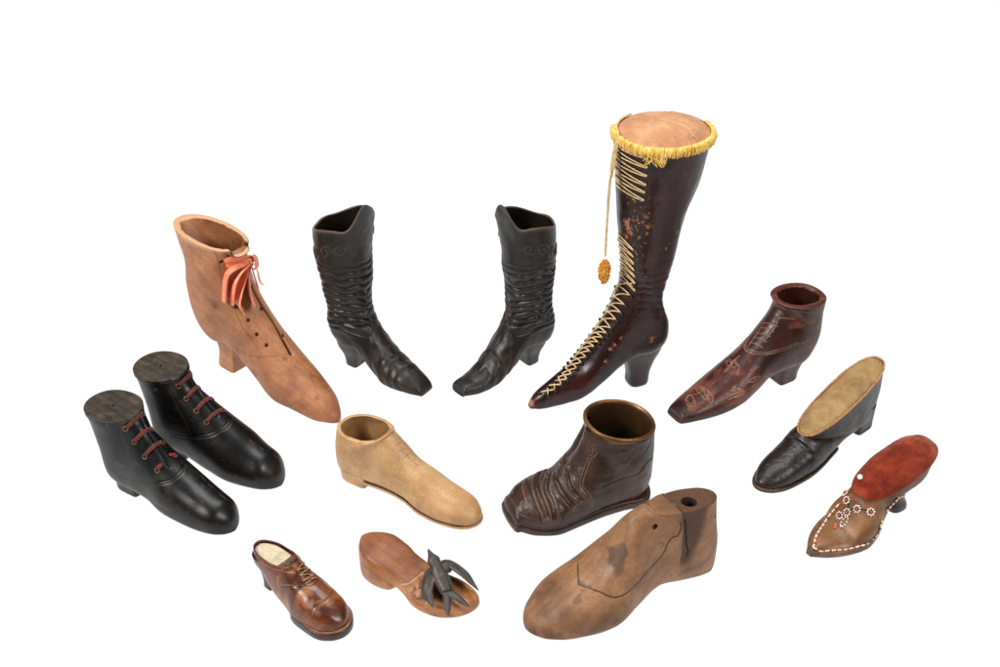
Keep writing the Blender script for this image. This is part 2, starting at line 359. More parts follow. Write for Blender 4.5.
ST['red']=dict(st=[
[144.4,5.46,145.97,3,9,0.66,3,3.4,0],
[141.78,11.25,144.92,0.99,11,0.66,3,3.4,0],
[125.57,17.95,132.23,1.41,16.16,0.66,2.1,3.68,0],
[102.5,26.46,106.19,0.15,21.12,0.66,2.1,3.7,0],
[81.56,36.16,83.36,3.46,22.98,0.66,2.1,3.7,0],
[65.68,47.88,63.48,9.84,20.74,0.66,2.1,3.68,0],
[52.66,59.12,46.52,17.64,19.19,0.65,2.1,3.65,0],
[42.39,70.56,25.67,18.66,20.17,0.65,2.1,3.57,0],
[36.88,79.15,4.07,18.25,20.97,0.63,2.1,3.38,0],
[33.06,83.3,-6.9,30.03,22.29,0.61,2.1,3.18,0],
[32.61,87.39,-13.99,46.56,21.76,0.58,2.1,2.88,0],
[34.92,90.71,-15.19,68.47,22.41,0.54,2.1,2.48,0],
[35.41,91.37,-18.1,85.71,22.25,0.51,2.1,2.22,0]],
 pose=[282.98,-61.16,-147.91],heel=[[30,-0.49,32.18,18.45],[12,-0.06,23.13,12.65],[0,0.51,20.25,13.98]])
ST['slip']=dict(st=[
[149.16,5.99,149.78,2.2,0.5,0.62,2.2,3.2,0],
[148.49,7.79,149.1,2.07,3.25,0.62,2.2,3.2,0],
[146.01,10.25,146.62,1.64,6.92,0.62,2.2,3.2,0],
[139.75,13.72,140.77,0.89,11.29,0.62,2.2,3.2,0],
[127.15,18.65,128.17,0.15,16.07,0.62,2.2,3.2,0],
[102.36,24.3,104.76,0,18.82,0.66,2.1,3.7,0],
[99.17,29.32,87.19,1.11,19.22,0.66,2.1,3.65,0],
[97.64,30.78,66.46,6.73,19.23,0.61,2.1,3.16,0],
[96.61,31.76,41.08,9.44,18.27,0.55,2.1,2.58,0],
[96.1,32.35,10.79,7.27,16.73,0.53,2.1,2.36,0],
[96.1,32.75,-4.32,9.9,16.87,0.51,2.5,2.5,0],
[96.1,33.05,-10.35,36.22,15.6,0.5,2.5,2.5,0],
[96.61,33.26,-9.2,62.28,15.2,0.52,2.5,2.5,0]],
 pose=[333.69,-135.56,-138.35],heel=[[13,-2.07,26.72,15.71],[6,-1.86,24.62,12.24],[0,0.65,23.19,11.07]])
ST['tall']=dict(st=[
[120.4,8,121,2.5,3.2,0.62,2.2,3.2,0],
[117.6,12.5,118.2,2.17,5,0.62,2.2,3.2,0],
[110.67,18.3,111.67,1.61,8.2,0.62,2.2,3.2,0],
[96.66,27.64,97.66,1.09,10.33,0.62,2.2,3.2,0],
[71.54,39.83,74.33,7.82,17.36,0.66,2.1,3.7,0],
[57.86,57.21,53.75,19.55,18.44,0.66,2.1,3.67,0],
[46.62,75.69,36.04,32.19,19.3,0.65,2.1,3.63,0],
[37.56,92.11,19.69,38.78,20.67,0.65,2.1,3.56,0],
[32.94,108.17,1.9,39.95,22.44,0.64,2.1,3.47,0],
[30.06,121.92,-10.36,49.91,24.78,0.63,2.1,3.38,0],
[30.42,134.8,-12.56,70.56,23.49,0.62,2.1,3.33,0],
[32.6,153.93,-3.18,99.31,24.36,0.63,2.1,3.41,0],
[35.65,178.1,-10.72,133.46,26.02,0.6,2.1,3.12,0],
[37.57,211.16,-20.24,184.69,31.92,0.54,2.1,2.46,0],
[40.14,240.23,-34.12,222.52,37.53,0.51,2.1,2.18,0],
[41.82,263.24,-42.76,260.25,37.16,0.5,2.1,2.1,0]],
 pose=[138.1,-74.93,-156.51],heel=[[48,-2.61,24.47,15.51],[20,2.01,22.03,9.32],[0,0.94,17.1,10]])
ST['velv']=dict(st=[
[110.4,4,111,0.5,0.5,0.62,2.2,3.2,0],
[108.88,5.55,109.48,0.39,1.36,0.62,2.2,3.2,0],
[104.94,7.12,105.94,0.2,4.42,0.62,2.2,3.2,0],
[97.35,9.28,98.35,0.03,10.33,0.62,2.2,3.2,0],
[77.18,11.6,85.69,0,16.46,0.66,2.1,3.68,0],
[66,27,67.06,0.21,21.6,0.66,2.1,3.7,0],
[63,33,50.54,6.21,20.61,0.65,2.1,3.62,0],
[61,36,33.9,19.74,17.56,0.58,2.1,2.9,0],
[60.3,37.2,13.87,29.66,18.24,0.51,2.1,2.21,0],
[60,38,-3.12,32.59,18,0.5,2.7,2.7,0],
[60,38.5,-13.66,38.77,19.5,0.5,2.7,2.7,0],
[60,39.3,-21.5,56,18.5,0.51,2.7,2.7,0]],
 pose=[341.55,-249.19,-144.27],heel=[[34,-3.77,25.91,12.99],[16,3.18,15.22,6.95],[0,-0.37,17.63,9.16]])
ST['brass']=dict(st=[
[114.9,12,115.5,2.5,0.8,0.62,2.2,3.2,0],
[114.4,14.83,115,2.35,9,0.62,2.2,3.2,0],
[112.56,18.21,113.16,1.87,16,0.62,2.2,3.2,0],
[107.81,22.46,108.81,1.02,16.5,0.62,2.2,3.2,0],
[98.45,27.58,99.45,0.18,23.49,0.62,2.2,3.2,0],
[82.06,31.71,82.05,0,29.44,0.66,2.1,3.7,0],
[69.07,38.15,63.58,0.41,27.02,0.66,2.1,3.66,0],
[57.71,53.34,41.95,3.4,26.01,0.65,2.1,3.56,0],
[51.46,68.65,20.89,4.58,25.82,0.63,2.1,3.38,0],
[49.64,76.28,0.24,3.88,25.56,0.61,2.1,3.18,0],
[47.89,80.51,-8.63,19.3,27.48,0.58,2.1,2.94,0],
[47.03,81.82,-10.87,43.46,27.93,0.54,2.1,2.54,0],
[47.28,82.83,-12.09,73.85,28.58,0.5,2.1,2.11,0]],
 pose=[114.56,-233.28,-159.3],heel=[[10,-4.65,35.25,24],[5,-4.57,37.37,22.99],[0,-4,36.73,22.01]])
ST['last']=dict(st=[
[165.4,10,166,5,0.5,0.62,2.2,3.2,0],
[164.53,12.28,165.13,4.77,5.69,0.62,2.2,3.2,0],
[161.34,16.04,161.94,3.99,12.13,0.62,2.2,3.2,0],
[153.39,22.11,154.39,2.64,19.8,0.62,2.2,3.2,0],
[137.13,31.86,138.13,1.29,28.19,0.62,2.2,3.2,0],
[107.94,45.51,105.14,1,32.96,0.66,2.1,3.69,0],
[90.2,63.16,80.19,8,27.17,0.66,2.1,3.67,0],
[79.62,80.01,56.78,11,19.74,0.65,2.1,3.6,0],
[68.96,87.3,32.12,4,17.07,0.63,2.1,3.43,0],
[64.21,87.71,9.28,0,17.8,0.61,2.1,3.2,0],
[62.87,86.31,0.48,4,18.29,0.59,2.1,2.98,0],
[61.42,86.2,-2.36,30,17.31,0.56,2.1,2.68,0],
[61.17,83.8,-0.6,56,14.55,0.52,2.1,2.31,0],
[61.84,83.39,0.66,75,13.5,0.5,2.1,2.11,0]],
 pose=[167.2,-323,-152.8],heel=[])
ST['mule']=dict(st=[
[90.4,11,91,2,0.5,0.62,2.2,3.2,0],
[89.99,13.01,90.59,1.94,3.15,0.62,2.2,3.2,0],
[88.5,15.59,89.1,1.75,6.71,0.62,2.2,3.2,0],
[84.57,19.08,85.57,1.41,10.96,0.62,2.2,3.2,0],
[76.98,23.72,77.98,1.07,15.6,0.62,2.2,3.2,0],
[63.27,29,63.87,1,17.46,0.66,2.1,3.7,0],
[52.7,32.6,49.83,0,17.42,0.66,2.1,3.69,0],
[44.53,38.68,36.17,1,14.29,0.65,2.1,3.59,0],
[40.21,41.32,21.15,5,13.44,0.6,2.1,3.11,0],
[38.91,42.72,4.84,18.86,12.72,0.56,2.1,2.69,0],
[37.73,41.47,-2.28,23.39,12.42,0.53,2.1,2.45,0],
[37.9,41.53,-7.2,29.97,11.47,0.51,2.1,2.24,0],
[37.43,38.79,-7.14,35.74,10.73,0.5,2.1,2.12,0]],
 pose=[-185.88,-340.71,-41.4],heel=[[23,-0.83,20.62,10.43],[10,0.9,13.38,6.11],[0,0.64,8.11,5.8]])
ST['pale']=dict(st=[
[132.94,5.99,133.56,1.2,0.5,0.62,2.2,3.2,0],
[132.47,7.91,133.09,1.13,3.22,0.62,2.2,3.2,0],
[130.76,10.46,131.38,0.89,6.86,0.62,2.2,3.2,0],
[126.31,13.96,127.34,0.48,11.2,0.62,2.2,3.2,0],
[117.61,18.77,118.64,0.08,15.94,0.62,2.2,3.2,0],
[97.93,23.84,102.48,0,18.66,0.66,2.1,3.7,0],
[82.56,30.55,83.58,1.61,18.7,0.66,2.1,3.7,0],
[66.14,39.72,65.95,5.31,16.22,0.66,2.1,3.67,0],
[56.84,48.4,46.6,7.78,17.13,0.65,2.1,3.57,0],
[49.14,54.81,24.07,6.35,18.31,0.63,2.1,3.39,0],
[45.45,58.63,3.77,4.63,19.03,0.6,2.1,3.15,0],
[45.13,60.59,-5.67,9.7,20.27,0.58,2.1,2.95,0],
[43.4,58.81,-8.45,30.95,21.25,0.54,2.1,2.52,0],
[43.8,55.42,-7.78,50.26,19.18,0.51,2.1,2.16,0]],
 pose=[-130,-206.43,-31.96],heel=[[10,-6.39,22.69,16.57],[5,-2.96,24.73,15.22],[0,-2.07,25.36,12.59]])
ST['clog']=dict(st=[
[91,13,92,8,0.5,0.5,3,3,10.5],
[89,14.3,90.5,3,5.5,0.5,4,3,8],
[82,15,84,1,13,0.5,5,3,4],
[70,16.2,71,0,18,0.5,6,3,0.5],
[50.96,18.5,52.35,1,17.98,0.5,6,3,-2],
[39.4,22.32,38.53,6,15.65,0.5,6,3,-1],
[28.75,25.87,29.26,7,15.04,0.5,6,3,0],
[19.94,29.3,21.17,0,17.27,0.5,6,3,0],
[6.6,32.28,8.96,0,18.13,0.5,6,4,0],
[-1.72,32.64,-1.87,0.25,15.7,0.5,6,4,0],
[-8.31,32.86,-7.99,1.02,10.88,0.5,6,4,0],
[-11.16,32.95,-10.5,1.61,6.67,0.5,6,4,0],
[-12.37,32.99,-11.52,1.91,3.13,0.5,6,4,0],
[-12.7,33,-11.8,2,0.6,0.5,6,4,0]],
 pose=[-98.5,-332.5,-33.5],heel=[])
DEC['tan']={
 'slit':[[0.7489,0.0278],[0.6667,0.0312],[0.5889,0.0347],[0.5467,0.0382],[0.4822,0.0451],[0.4289,0.0278],[0.3933,0.0174]],
 'seam1':[[0.9889,0.8507],[0.8578,0.8924],[0.7333,0.8958],[0.6311,0.8715],[0.5667,0.8507],[0.5133,0.8542],[0.4667,0.8611]],
 'seam2':[[0.56,0.7222],[0.4711,0.809],[0.4178,0.9132],[0.3933,0.0139]],
 'seam3':[[0.64,0.6181],[0.5867,0.7014],[0.52,0.7674],[0.4756,0.7812]],
 'holes':[[0.8733,0.9028],[0.7644,0.9201],[0.6089,0.875],[0.54,0.8993],[0.4889,0.8993],[0.4467,0.9167]],
 'holesb':[[0.5356,0.0174],[0.4422,0.0556],[0.4933,0.0312]],
 'spots':[[0.3911,0.9688],[0.2667,0.9444],[0.32,0.0417],[0.6978,0.8125]]}
DEC['blk']={
 'eye':[[0.8333,0.9062],[0.7071,0.9062],[0.6167,0.8958],[0.5333,0.9028]],
 'eyeb':[[0.8524,0.059],[0.6976,0.059],[0.6024,0.0486],[0.5262,0.0486]],
 'seam1':[[0.919,0.9097],[0.8333,0.875],[0.7619,0.8646],[0.7,0.8403],[0.6619,0.809],[0.6286,0.7674]],
 'seam2':[[0.7048,0.7431],[0.6286,0.7604],[0.5405,0.8229],[0.4786,0.9097],[0.469,0.9896],[0.4857,0.066]],
 'seam3':[[0.6262,0.75],[0.531,0.8194],[0.4714,0.9062],[0.4595,0.9896],[0.481,0.0694]],
 'gap':[[1,0.0417],[0.7452,0.0208],[0.6286,0.0035],[0.5476,0.9896],[0.5,0.9757]]}
DEC['blk2']={
 'eye':[[0.8143,0.934],[0.6905,0.9306],[0.6048,0.9236],[0.5357,0.9201]],
 'eyeb':[[0.8476,0.1111],[0.6976,0.066],[0.6024,0.0764],[0.5238,0.0556]],
 'seam1':[[1,0.9688],[0.8667,0.8854],[0.7429,0.875],[0.669,0.8542],[0.6048,0.8264]],
 'seam2':[[0.7214,0.75],[0.6167,0.7917],[0.5143,0.875],[0.4738,0.9722],[0.4857,0.0486]],
 'seam3':[[0.7095,0.7465],[0.6119,0.7812],[0.5048,0.8681],[0.4643,0.9722],[0.4762,0.0556]],
 'gap':[[0.9476,0.0694],[0.7452,0.0521],[0.6167,0.0139],[0.5167,0.9931]]}
DEC['tall']={
 'zr':[[1,0.1042],[1,0.1389],[0.9778,0.1389],[0.9711,0.1354],[0.9489,0.1354],[0.9267,0.1354],[0.9044,0.1285],[0.8822,0.1285]],
 'zr2':[[0.7756,0.1146],[0.7489,0.1076],[0.72,0.1042],[0.6733,0.0833],[0.6333,0.0764],[0.5956,0.0764]],
 'sn':[[0.6311,0.0799],[0.5489,0.0833],[0.4911,0.066],[0.4511,0.066],[0.4067,0.0694],[0.3822,0.059],[0.3578,0.0486],[0.3333,0.0312],[0.3089,0.0243],[0.28,0.0104],[0.2578,0.0312],[0.2378,0.066],[0.2222,0.0972],[0.2,0.1319],[0.1622,0.1389]],
 'sf':[[0.5467,0.9236],[0.48,0.9097],[0.4467,0.9028],[0.4156,0.9028],[0.3711,0.8854],[0.3467,0.8819],[0.3244,0.875],[0.3022,0.8715],[0.2822,0.8646],[0.2578,0.8958],[0.2378,0.9722],[0.2222,0.0069],[0.2067,0.0312],[0.1867,0.0417],[0.1289,0.0208]],
 'chips':[[0.8156,0.0521],[0.8067,0.0625],[0.8022,0.0764],[0.7822,0.0451],[0.8378,0.1354],[0.8044,0.125],[0.8244,0.1632],[0.8467,0.316],[0.82,0.2569],[0.7289,0.1806],[0.8356,0.1632],[0.8356,0.1076],[0.8511,0.1389],[0.8311,0.0903],[0.8178,0.1146],[0.86,0.1597]],
 'chips2':[[0.3778,0.1528],[0.3978,0.1597],[0.4289,0.1632],[0.5511,0.2535],[0.5422,0.2604],[0.3489,0.184],[0.4422,0.3681],[0.42,0.3646],[0.4956,0.3854]]}
DEC['red']={
 'l1':[[0.4444,0.9201],[0.4222,0.9688],[0.4167,0.0139],[0.4361,0.0694],[0.5,0.1493],[0.5778,0.1944],[0.6694,0.2153],[0.8,0.2708]],
 'l2':[[0.45,0.934],[0.4306,0.9792],[0.4306,0.0243],[0.45,0.0729],[0.5028,0.1389],[0.5806,0.184],[0.6778,0.2083]],
 'l3':[[0.5944,0.9479],[0.5278,0.9688],[0.475,0.9792],[0.4361,0.9861]],
 'l4':[[0.6861,0.0382],[0.5944,0.0521],[0.5389,0.0556],[0.4944,0.0521]],
 's0':[[0.5667,0.9583],[0.6083,0.066]],
 's1':[[0.5417,0.9688],[0.5694,0.066]],
 's2':[[0.5083,0.9688],[0.5389,0.0694]],
 's3':[[0.4833,0.9722],[0.5111,0.0729]],
 's4':[[0.4556,0.9792],[0.4806,0.0799]],
 's5':[[0.7556,0.9688],[0.9556,0.1771]],
 's6':[[0.6667,0.0486],[0.7833,0.1181]],
 'f1':[[0.3833,0.9896],[0.3417,0.9826],[0.3,0.9965]],
 'f2':[[0.3417,0.9306],[0.3472,0.9826],[0.3528,0.0312],[0.3306,0.0625]],
 'f3':[[0.3083,0],[0.3333,0.9965],[0.3472,0.9826]],
 'f4':[[0.3556,0.1597],[0.3806,0.1667],[0.4,0.2014],[0.3778,0.1875],[0.3556,0.1597]],
 'f5':[[0.2722,0.1424],[0.2972,0.1632],[0.2944,0.125],[0.3194,0.1632],[0.325,0.1979],[0.2861,0.1875],[0.2722,0.1424]],
 'f6':[[0.1472,0.9653],[0.1694,0.9514],[0.1639,0.0278],[0.1417,0.0417],[0.1472,0.9653]],
 'f7':[[0.2028,0.9757],[0.2139,0.9722],[0.2056,0.0556],[0.2056,0.1354]],
 'f8':[[0.1583,0.934],[0.1889,0],[0.2139,0.9965]],
 'f9':[[0.1306,0.0174],[0.125,0.0972],[0.0972,0.1632]],
 'f10':[[0.2028,0.9306],[0.2167,0.9653],[0.2139,0.0104],[0.1944,0],[0.2028,0.9306]],
 'f11':[[0.4167,0.0208],[0.4278,0.9653],[0.4667,0.9375]],
 'g1':[[0.3444,0.9757],[0.3583,0.9861],[0.3528,0.0139],[0.3333,0.0208],[0.3361,0.9931],[0.3444,0.9757]],
 'g2':[[0.3472,0.9826],[0.3528,0.941],[0.3389,0.9375],[0.3278,0.9757],[0.3417,0.9896]],
 'g3':[[0.1694,0.9514],[0.1389,0.9861],[0.1333,0.0556],[0.1556,0.0764],[0.1667,0.0069],[0.1694,0.9514]],
 'g4':[[0.2028,0.9757],[0.2194,0.0104],[0.2111,0.066],[0.1972,0.0868],[0.1944,0.0312]],
 'g5':[[0.2194,0.0243],[0.2194,0.1007],[0.2083,0.1528]],
 'g6':[[0.3444,0.1528],[0.3806,0.1667],[0.4222,0.2118],[0.3917,0.2083],[0.3611,0.1701]],
 'g7':[[0.2611,0.1562],[0.2889,0.1632],[0.3222,0.184],[0.3306,0.2118],[0.2944,0.1875],[0.2667,0.1806]],
 'g8':[[0.3,0.1215],[0.3139,0.1667]]}
DEC['brass']={
 'flap':[[0.7444,0.0799],[0.7056,0.1007],[0.6417,0.0903],[0.6,0.1007],[0.5667,0.1181],[0.5556,0.1389],[0.5667,0.1944],[0.5667,0.25]],
 'flap2':[[0.6333,0.066],[0.6778,0.1076]],
 'tongue':[[0.9167,0.934],[0.7417,0.934],[0.6194,0.8993],[0.5722,0.9444],[0.5333,0.9549]],
 'cap':[[0.3861,0.8438],[0.3556,0.9514],[0.3417,0.0278],[0.3444,0.1354],[0.3528,0.2326]],
 'cap2':[[0.3694,0.8403],[0.325,0.9618],[0.3083,0.0521],[0.3139,0.1528]],
 'toe2':[[0.2167,0.8472],[0.2056,0.9653],[0.2222,0.1181],[0.2972,0.1979]],
 'back':[[0.9361,0.4062],[0.9028,0.2986],[0.7722,0.2326],[0.6417,0.2118]],
 'folds1':[[0.4417,0.8889],[0.3889,0.9653],[0.3694,0.059],[0.375,0.184]],
 'folds2':[[0.5222,0.9514],[0.475,0],[0.4639,0.0729],[0.4972,0.1875]],
 'folds3':[[0.5306,0.0139],[0.5111,0.0903],[0.5389,0.191]],
 'folds4':[[0.4611,0.9514],[0.4083,0.0278],[0.4056,0.1146],[0.4028,0.2049]]}
DEC['last']={
 'cut1':[[0.3692,0.9306],[0.3436,0.0208],[0.3949,0.1562],[0.4692,0.2049],[0.5615,0.2188],[0.6897,0.1667],[0.9256,0.1979],[0.9718,0.1979],[0.8538,0.0556]],
 'cut2':[[0.9051,0.8715],[1,0.1424],[0.9615,0.1979],[0.9692,0.2188],[0.6795,0.2431]],
 'hole':[[0.6256,0.1146],[0.9333,0.4028],[1,0.1319]],
 'nail':[[0.3436,0.0208]],
 'stain':[[0.4385,0.0486],[0.4538,0.0903],[0.4179,0.0451],[0.4513,0.0417]],
 'darkv':[[0.9667,0.2257],[0.959,0.3368],[0.8538,0.2674],[0.7282,0.2465],[0.8256,0.2188]]}
DEC['pale']={
 'c':[[0.7897,0.0208],[0.6615,0.0035],[0.5872,0.9931],[0.5333,0.9965],[0.5051,0]],
 's0':[[0.8205,0.9757],[0.7564,0.0278]],
 's1':[[0.6564,0.9583],[0.6436,0.0174]],
 's2':[[0.6154,0.9514],[0.6026,0.0139]],
 's3':[[0.5692,0.9653],[0.5641,0.0243]],
 's4':[[0.5359,0.9688],[0.5308,0.0243]],
 's5':[[0.5128,0.9688],[0.5077,0.0208]]}
DEC['mule']={
 'seam1':[[0.6444,0.8056],[0.5556,0.8854],[0.4944,0.9653],[0.475,0.0174],[0.5,0.1076],[0.525,0.1389]],
 'seam2':[[0.6417,0.7917],[0.55,0.8819],[0.4833,0.9618],[0.4611,0.0174],[0.4944,0.1215]],
 'top1':[[0.9556,0.7049],[0.9194,0.7882],[0.75,0.8854],[0.6306,0.9618],[0.6222,0.9896]],
 'top2':[[0.9222,0.7153],[0.875,0.7882],[0.7167,0.8785],[0.6028,0.9549]],
 'eye':[[0.5972,0.9757],[0.5556,0.9722],[0.5194,0.9688],[0.4944,0.9688]],
 'eyeb':[[0.6611,0.1285],[0.5667,0.0938],[0.5139,0.0729],[0.4944,0.0729]],
 'cap':[[0.3778,0.9028],[0.3667,0.9514],[0.3639,0.0069],[0.3778,0.0729],[0.4056,0.1632]],
 'cap2':[[0.3722,0.8438],[0.3778,0.8993]],
 'gap':[[0.6222,0.0347],[0.5528,0.0347],[0.4972,0.0312]]}
DEC['velv']={
 'flow':[[0.5727,0.8854],[0.4909,0.9444],[0.403,0.9479],[0.4273,0.9861],[0.4758,0.0278],[0.5667,0.1146],[0.3909,0]],
 'rim':[[0.1333,0.0417],[0.1909,0.1875],[0.2576,0.191],[0.3121,0.2188],[0.3667,0.2465],[0.4182,0.2569],[0.4697,0.2986],[0.5061,0.2986],[0.5364,0.2986],[0.5545,0.2535],[0.5818,0.2431]],
 'rim2':[[0.1424,0.9861],[0.2667,0.9062],[0.3273,0.8611],[0.3758,0.8507],[0.4121,0.8785],[0.4485,0.9097]],
 'side':[[0.6394,0.2535],[0.6909,0.2535],[0.8,0.2396],[0.7939,0.2569]],
 'dark':[[0.3667,0.9549],[0.3485,0.9757]]}
DEC['clog']={
 'line':[[0.4077,0.7431],[0.3692,0.9167],[0.3564,0.9965],[0.3487,0.0035]],
 'bands':[[0.7538,0.7222],[0.6179,0.7431],[0.5615,0.7292],[0.5026,0.6806],[0.3462,0.7049],[0.2872,0.6875],[0.2154,0.75],[0.1333,0.7535],[0.0436,0.7431]]}
DEC['tan_bow']={
 'a':[[0.8111,0.1215],[0.7978,0.0174],[0.8133,0.9653],[0.8,0.9271],[0.7467,0.9062],[0.6644,0.8646]],
 'b':[[0.8067,0.1181],[0.7533,0.0139],[0.6956,0.9722],[0.6622,0.9444],[0.6244,0.9097],[0.5844,0.9062]],
 'c':[[0.8022,0.1181],[0.7267,0.0312],[0.6622,0.9931],[0.6022,0.9757],[0.5644,0.9722]],
 't':[[0.8178,0.1215],[0.8133,0.0208],[0.8333,0.9688],[0.8511,0.9236]]}
LASTCUT1=[[0.3667, 0.934], [0.3436, 0.0208], [0.3615, 0.0799], [0.3949, 0.1562], [0.4692, 0.2049], [0.5615, 0.2188], [0.6897, 0.1667], [0.9026, 0.1875]]
LASTCUT2=[[0.9282, 0.2153], [0.8385, 0.2014], [0.7692, 0.2083], [0.6821, 0.2396]]
LASTCUT3=[[0.6795, 0.2431], [0.6795, 0.2431]]
LASTHOLES=[([0.6256, 0.1146], 1.9), ([0.9333, 0.4028], 1.5)]
LASTSTAIN=[0.4385, 0.0486]
HOLE=[26.8, 3.0, 0]
HINGEX=40.0
def CUTX(G):
    return np.exp(-((G[...,0]-HINGEX+.12*G[...,1])/.55)**2)
def DARKV(b):
    P=b.P0; x=P[...,0]; z=P[...,2]; t=np.clip((z-26)/55,0,1); lo=HINGEX-2-14*(1-t); hi=HINGEX; lo=HINGEX-6-22*t
    w=1.2; return (1/(1+np.exp(-(x-lo)/w)))*(1/(1+np.exp((x-hi)/.4)))*(1/(1+np.exp(-(z-30)/w)))
BIRD={'beak': [43.8, 11.0, 39.0], 'head': [52.5, 6.0, 36.0], 'body': [63.8, -0.1, 28.0], 'rump': [73.2, -5.6, 24.0], 't1': [87.4, -24.4, 20.5], 't2': [95.4, -6.9, 20.5], 'ls': [54.6, -0.5, 27.5], 'lm': [61.1, -14.8, 26.0], 'lt': [72.6, -23.2, 20.5], 'rs': [60.8, 14.8, 29.0], 'rm': [74.3, 14.4, 27.0], 'rt': [93.1, 8.7, 23.0]}
PEARL=[54.3, -6.9, 50.0]
UPZ=[1.0, 0.9803666666666666, 0.9607333333333333, 0.9411, 0.9214666666666667, 0.9018333333333333, 0.8822]
LOWZ=[(0.7689, 0.1076), (0.7472375, 0.1037), (0.7255750000000001, 0.0998), (0.7039125, 0.0959), (0.68225, 0.092), (0.6605875, 0.0881), (0.638925, 0.0842), (0.6172625, 0.0803), (0.5956, 0.0764)]
BOWT=[[67.9, -4.0, 138.3], [75.7, -4.0, 135.8], [78.8, -4.0, 130.0], [80.0, -4.0, 121.9], [83.0, -4.0, 118.1], [86.4, -4.0, 120.0]]
BOWU=[[67.9, -4.0, 138.3], [71.4, -4.0, 131.2], [73.6, -4.0, 122.1], [76.3, -4.0, 113.1], [77.6, -4.0, 106.4], [77.5, -4.0, 102.0]]
# ================================================================== setting, camera, light
def setting():
    w=bpy.data.worlds.new('World'); SC.world=w; w.use_nodes=True; bg=w.node_tree.nodes['Background']; bg.inputs[0].default_value=(1,1,1,1); bg.inputs[1].default_value=WORLD
    # long white sweep, given an added glow that washes out cast shadows
    m=bpy.data.materials.new('glowing_white_sweep'); m.use_nodes=True; p=m.node_tree.nodes['Principled BSDF']
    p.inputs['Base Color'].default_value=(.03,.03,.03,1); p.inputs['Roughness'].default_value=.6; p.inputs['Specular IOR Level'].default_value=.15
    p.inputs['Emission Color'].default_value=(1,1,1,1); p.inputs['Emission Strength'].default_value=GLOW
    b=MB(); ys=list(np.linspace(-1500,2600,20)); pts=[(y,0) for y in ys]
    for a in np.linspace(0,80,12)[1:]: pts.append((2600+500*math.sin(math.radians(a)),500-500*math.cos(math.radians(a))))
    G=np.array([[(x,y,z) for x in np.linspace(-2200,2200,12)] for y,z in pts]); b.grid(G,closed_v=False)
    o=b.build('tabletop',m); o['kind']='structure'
    cam=bpy.data.cameras.new('camera'); co=bpy.data.objects.new('camera',cam); COL.objects.link(co); ph=math.radians(35); D=1.374
    co.location=(0,-D*math.cos(ph),D*math.sin(ph)); co.rotation_euler=(math.radians(90)-ph,0,0); cam.sensor_width=36; cam.lens=36*1.374; cam.clip_start=.05; cam.clip_end=50; SC.camera=co
    def area(name,loc,tgt,size,power,col=(1,1,1)):
        l=bpy.data.lights.new(name,'AREA'); l.shape='RECTANGLE'; l.size,l.size_y=size; l.energy=power; l.color=col; q=bpy.data.objects.new(name,l); COL.objects.link(q); q.location=loc
        import mathutils
        q.rotation_euler=(mathutils.Vector(tgt)-mathutils.Vector(loc)).to_track_quat('-Z','Y').to_euler()
    area('softbox_left',(-1.5,-.9,1.55),(-.1,-.1,.0),(.75,.75),KEY*1.15,(1,.985,.96))
    area('softbox_right',(1.35,-1.25,1.45),(.1,-.1,0),(.7,.7),KEY*.62,(1,.985,.96))
    area('softbox_top',(0,.35,2.0),(0,-.1,0),(1.5,.8),KEY*.75)
    SC.render.engine='CYCLES'; SC.view_settings.view_transform='Standard'; SC.view_settings.look='None'; SC.view_settings.exposure=0; SC.view_settings.gamma=1
    SC.cycles.max_bounces=6; SC.cycles.use_denoising=True
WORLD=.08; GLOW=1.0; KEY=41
K=lambda *c: lin(*c)
def body(nm,**k): return Body(ST[nm]['st'],**k)
def pose(nm): return ST[nm]['pose']
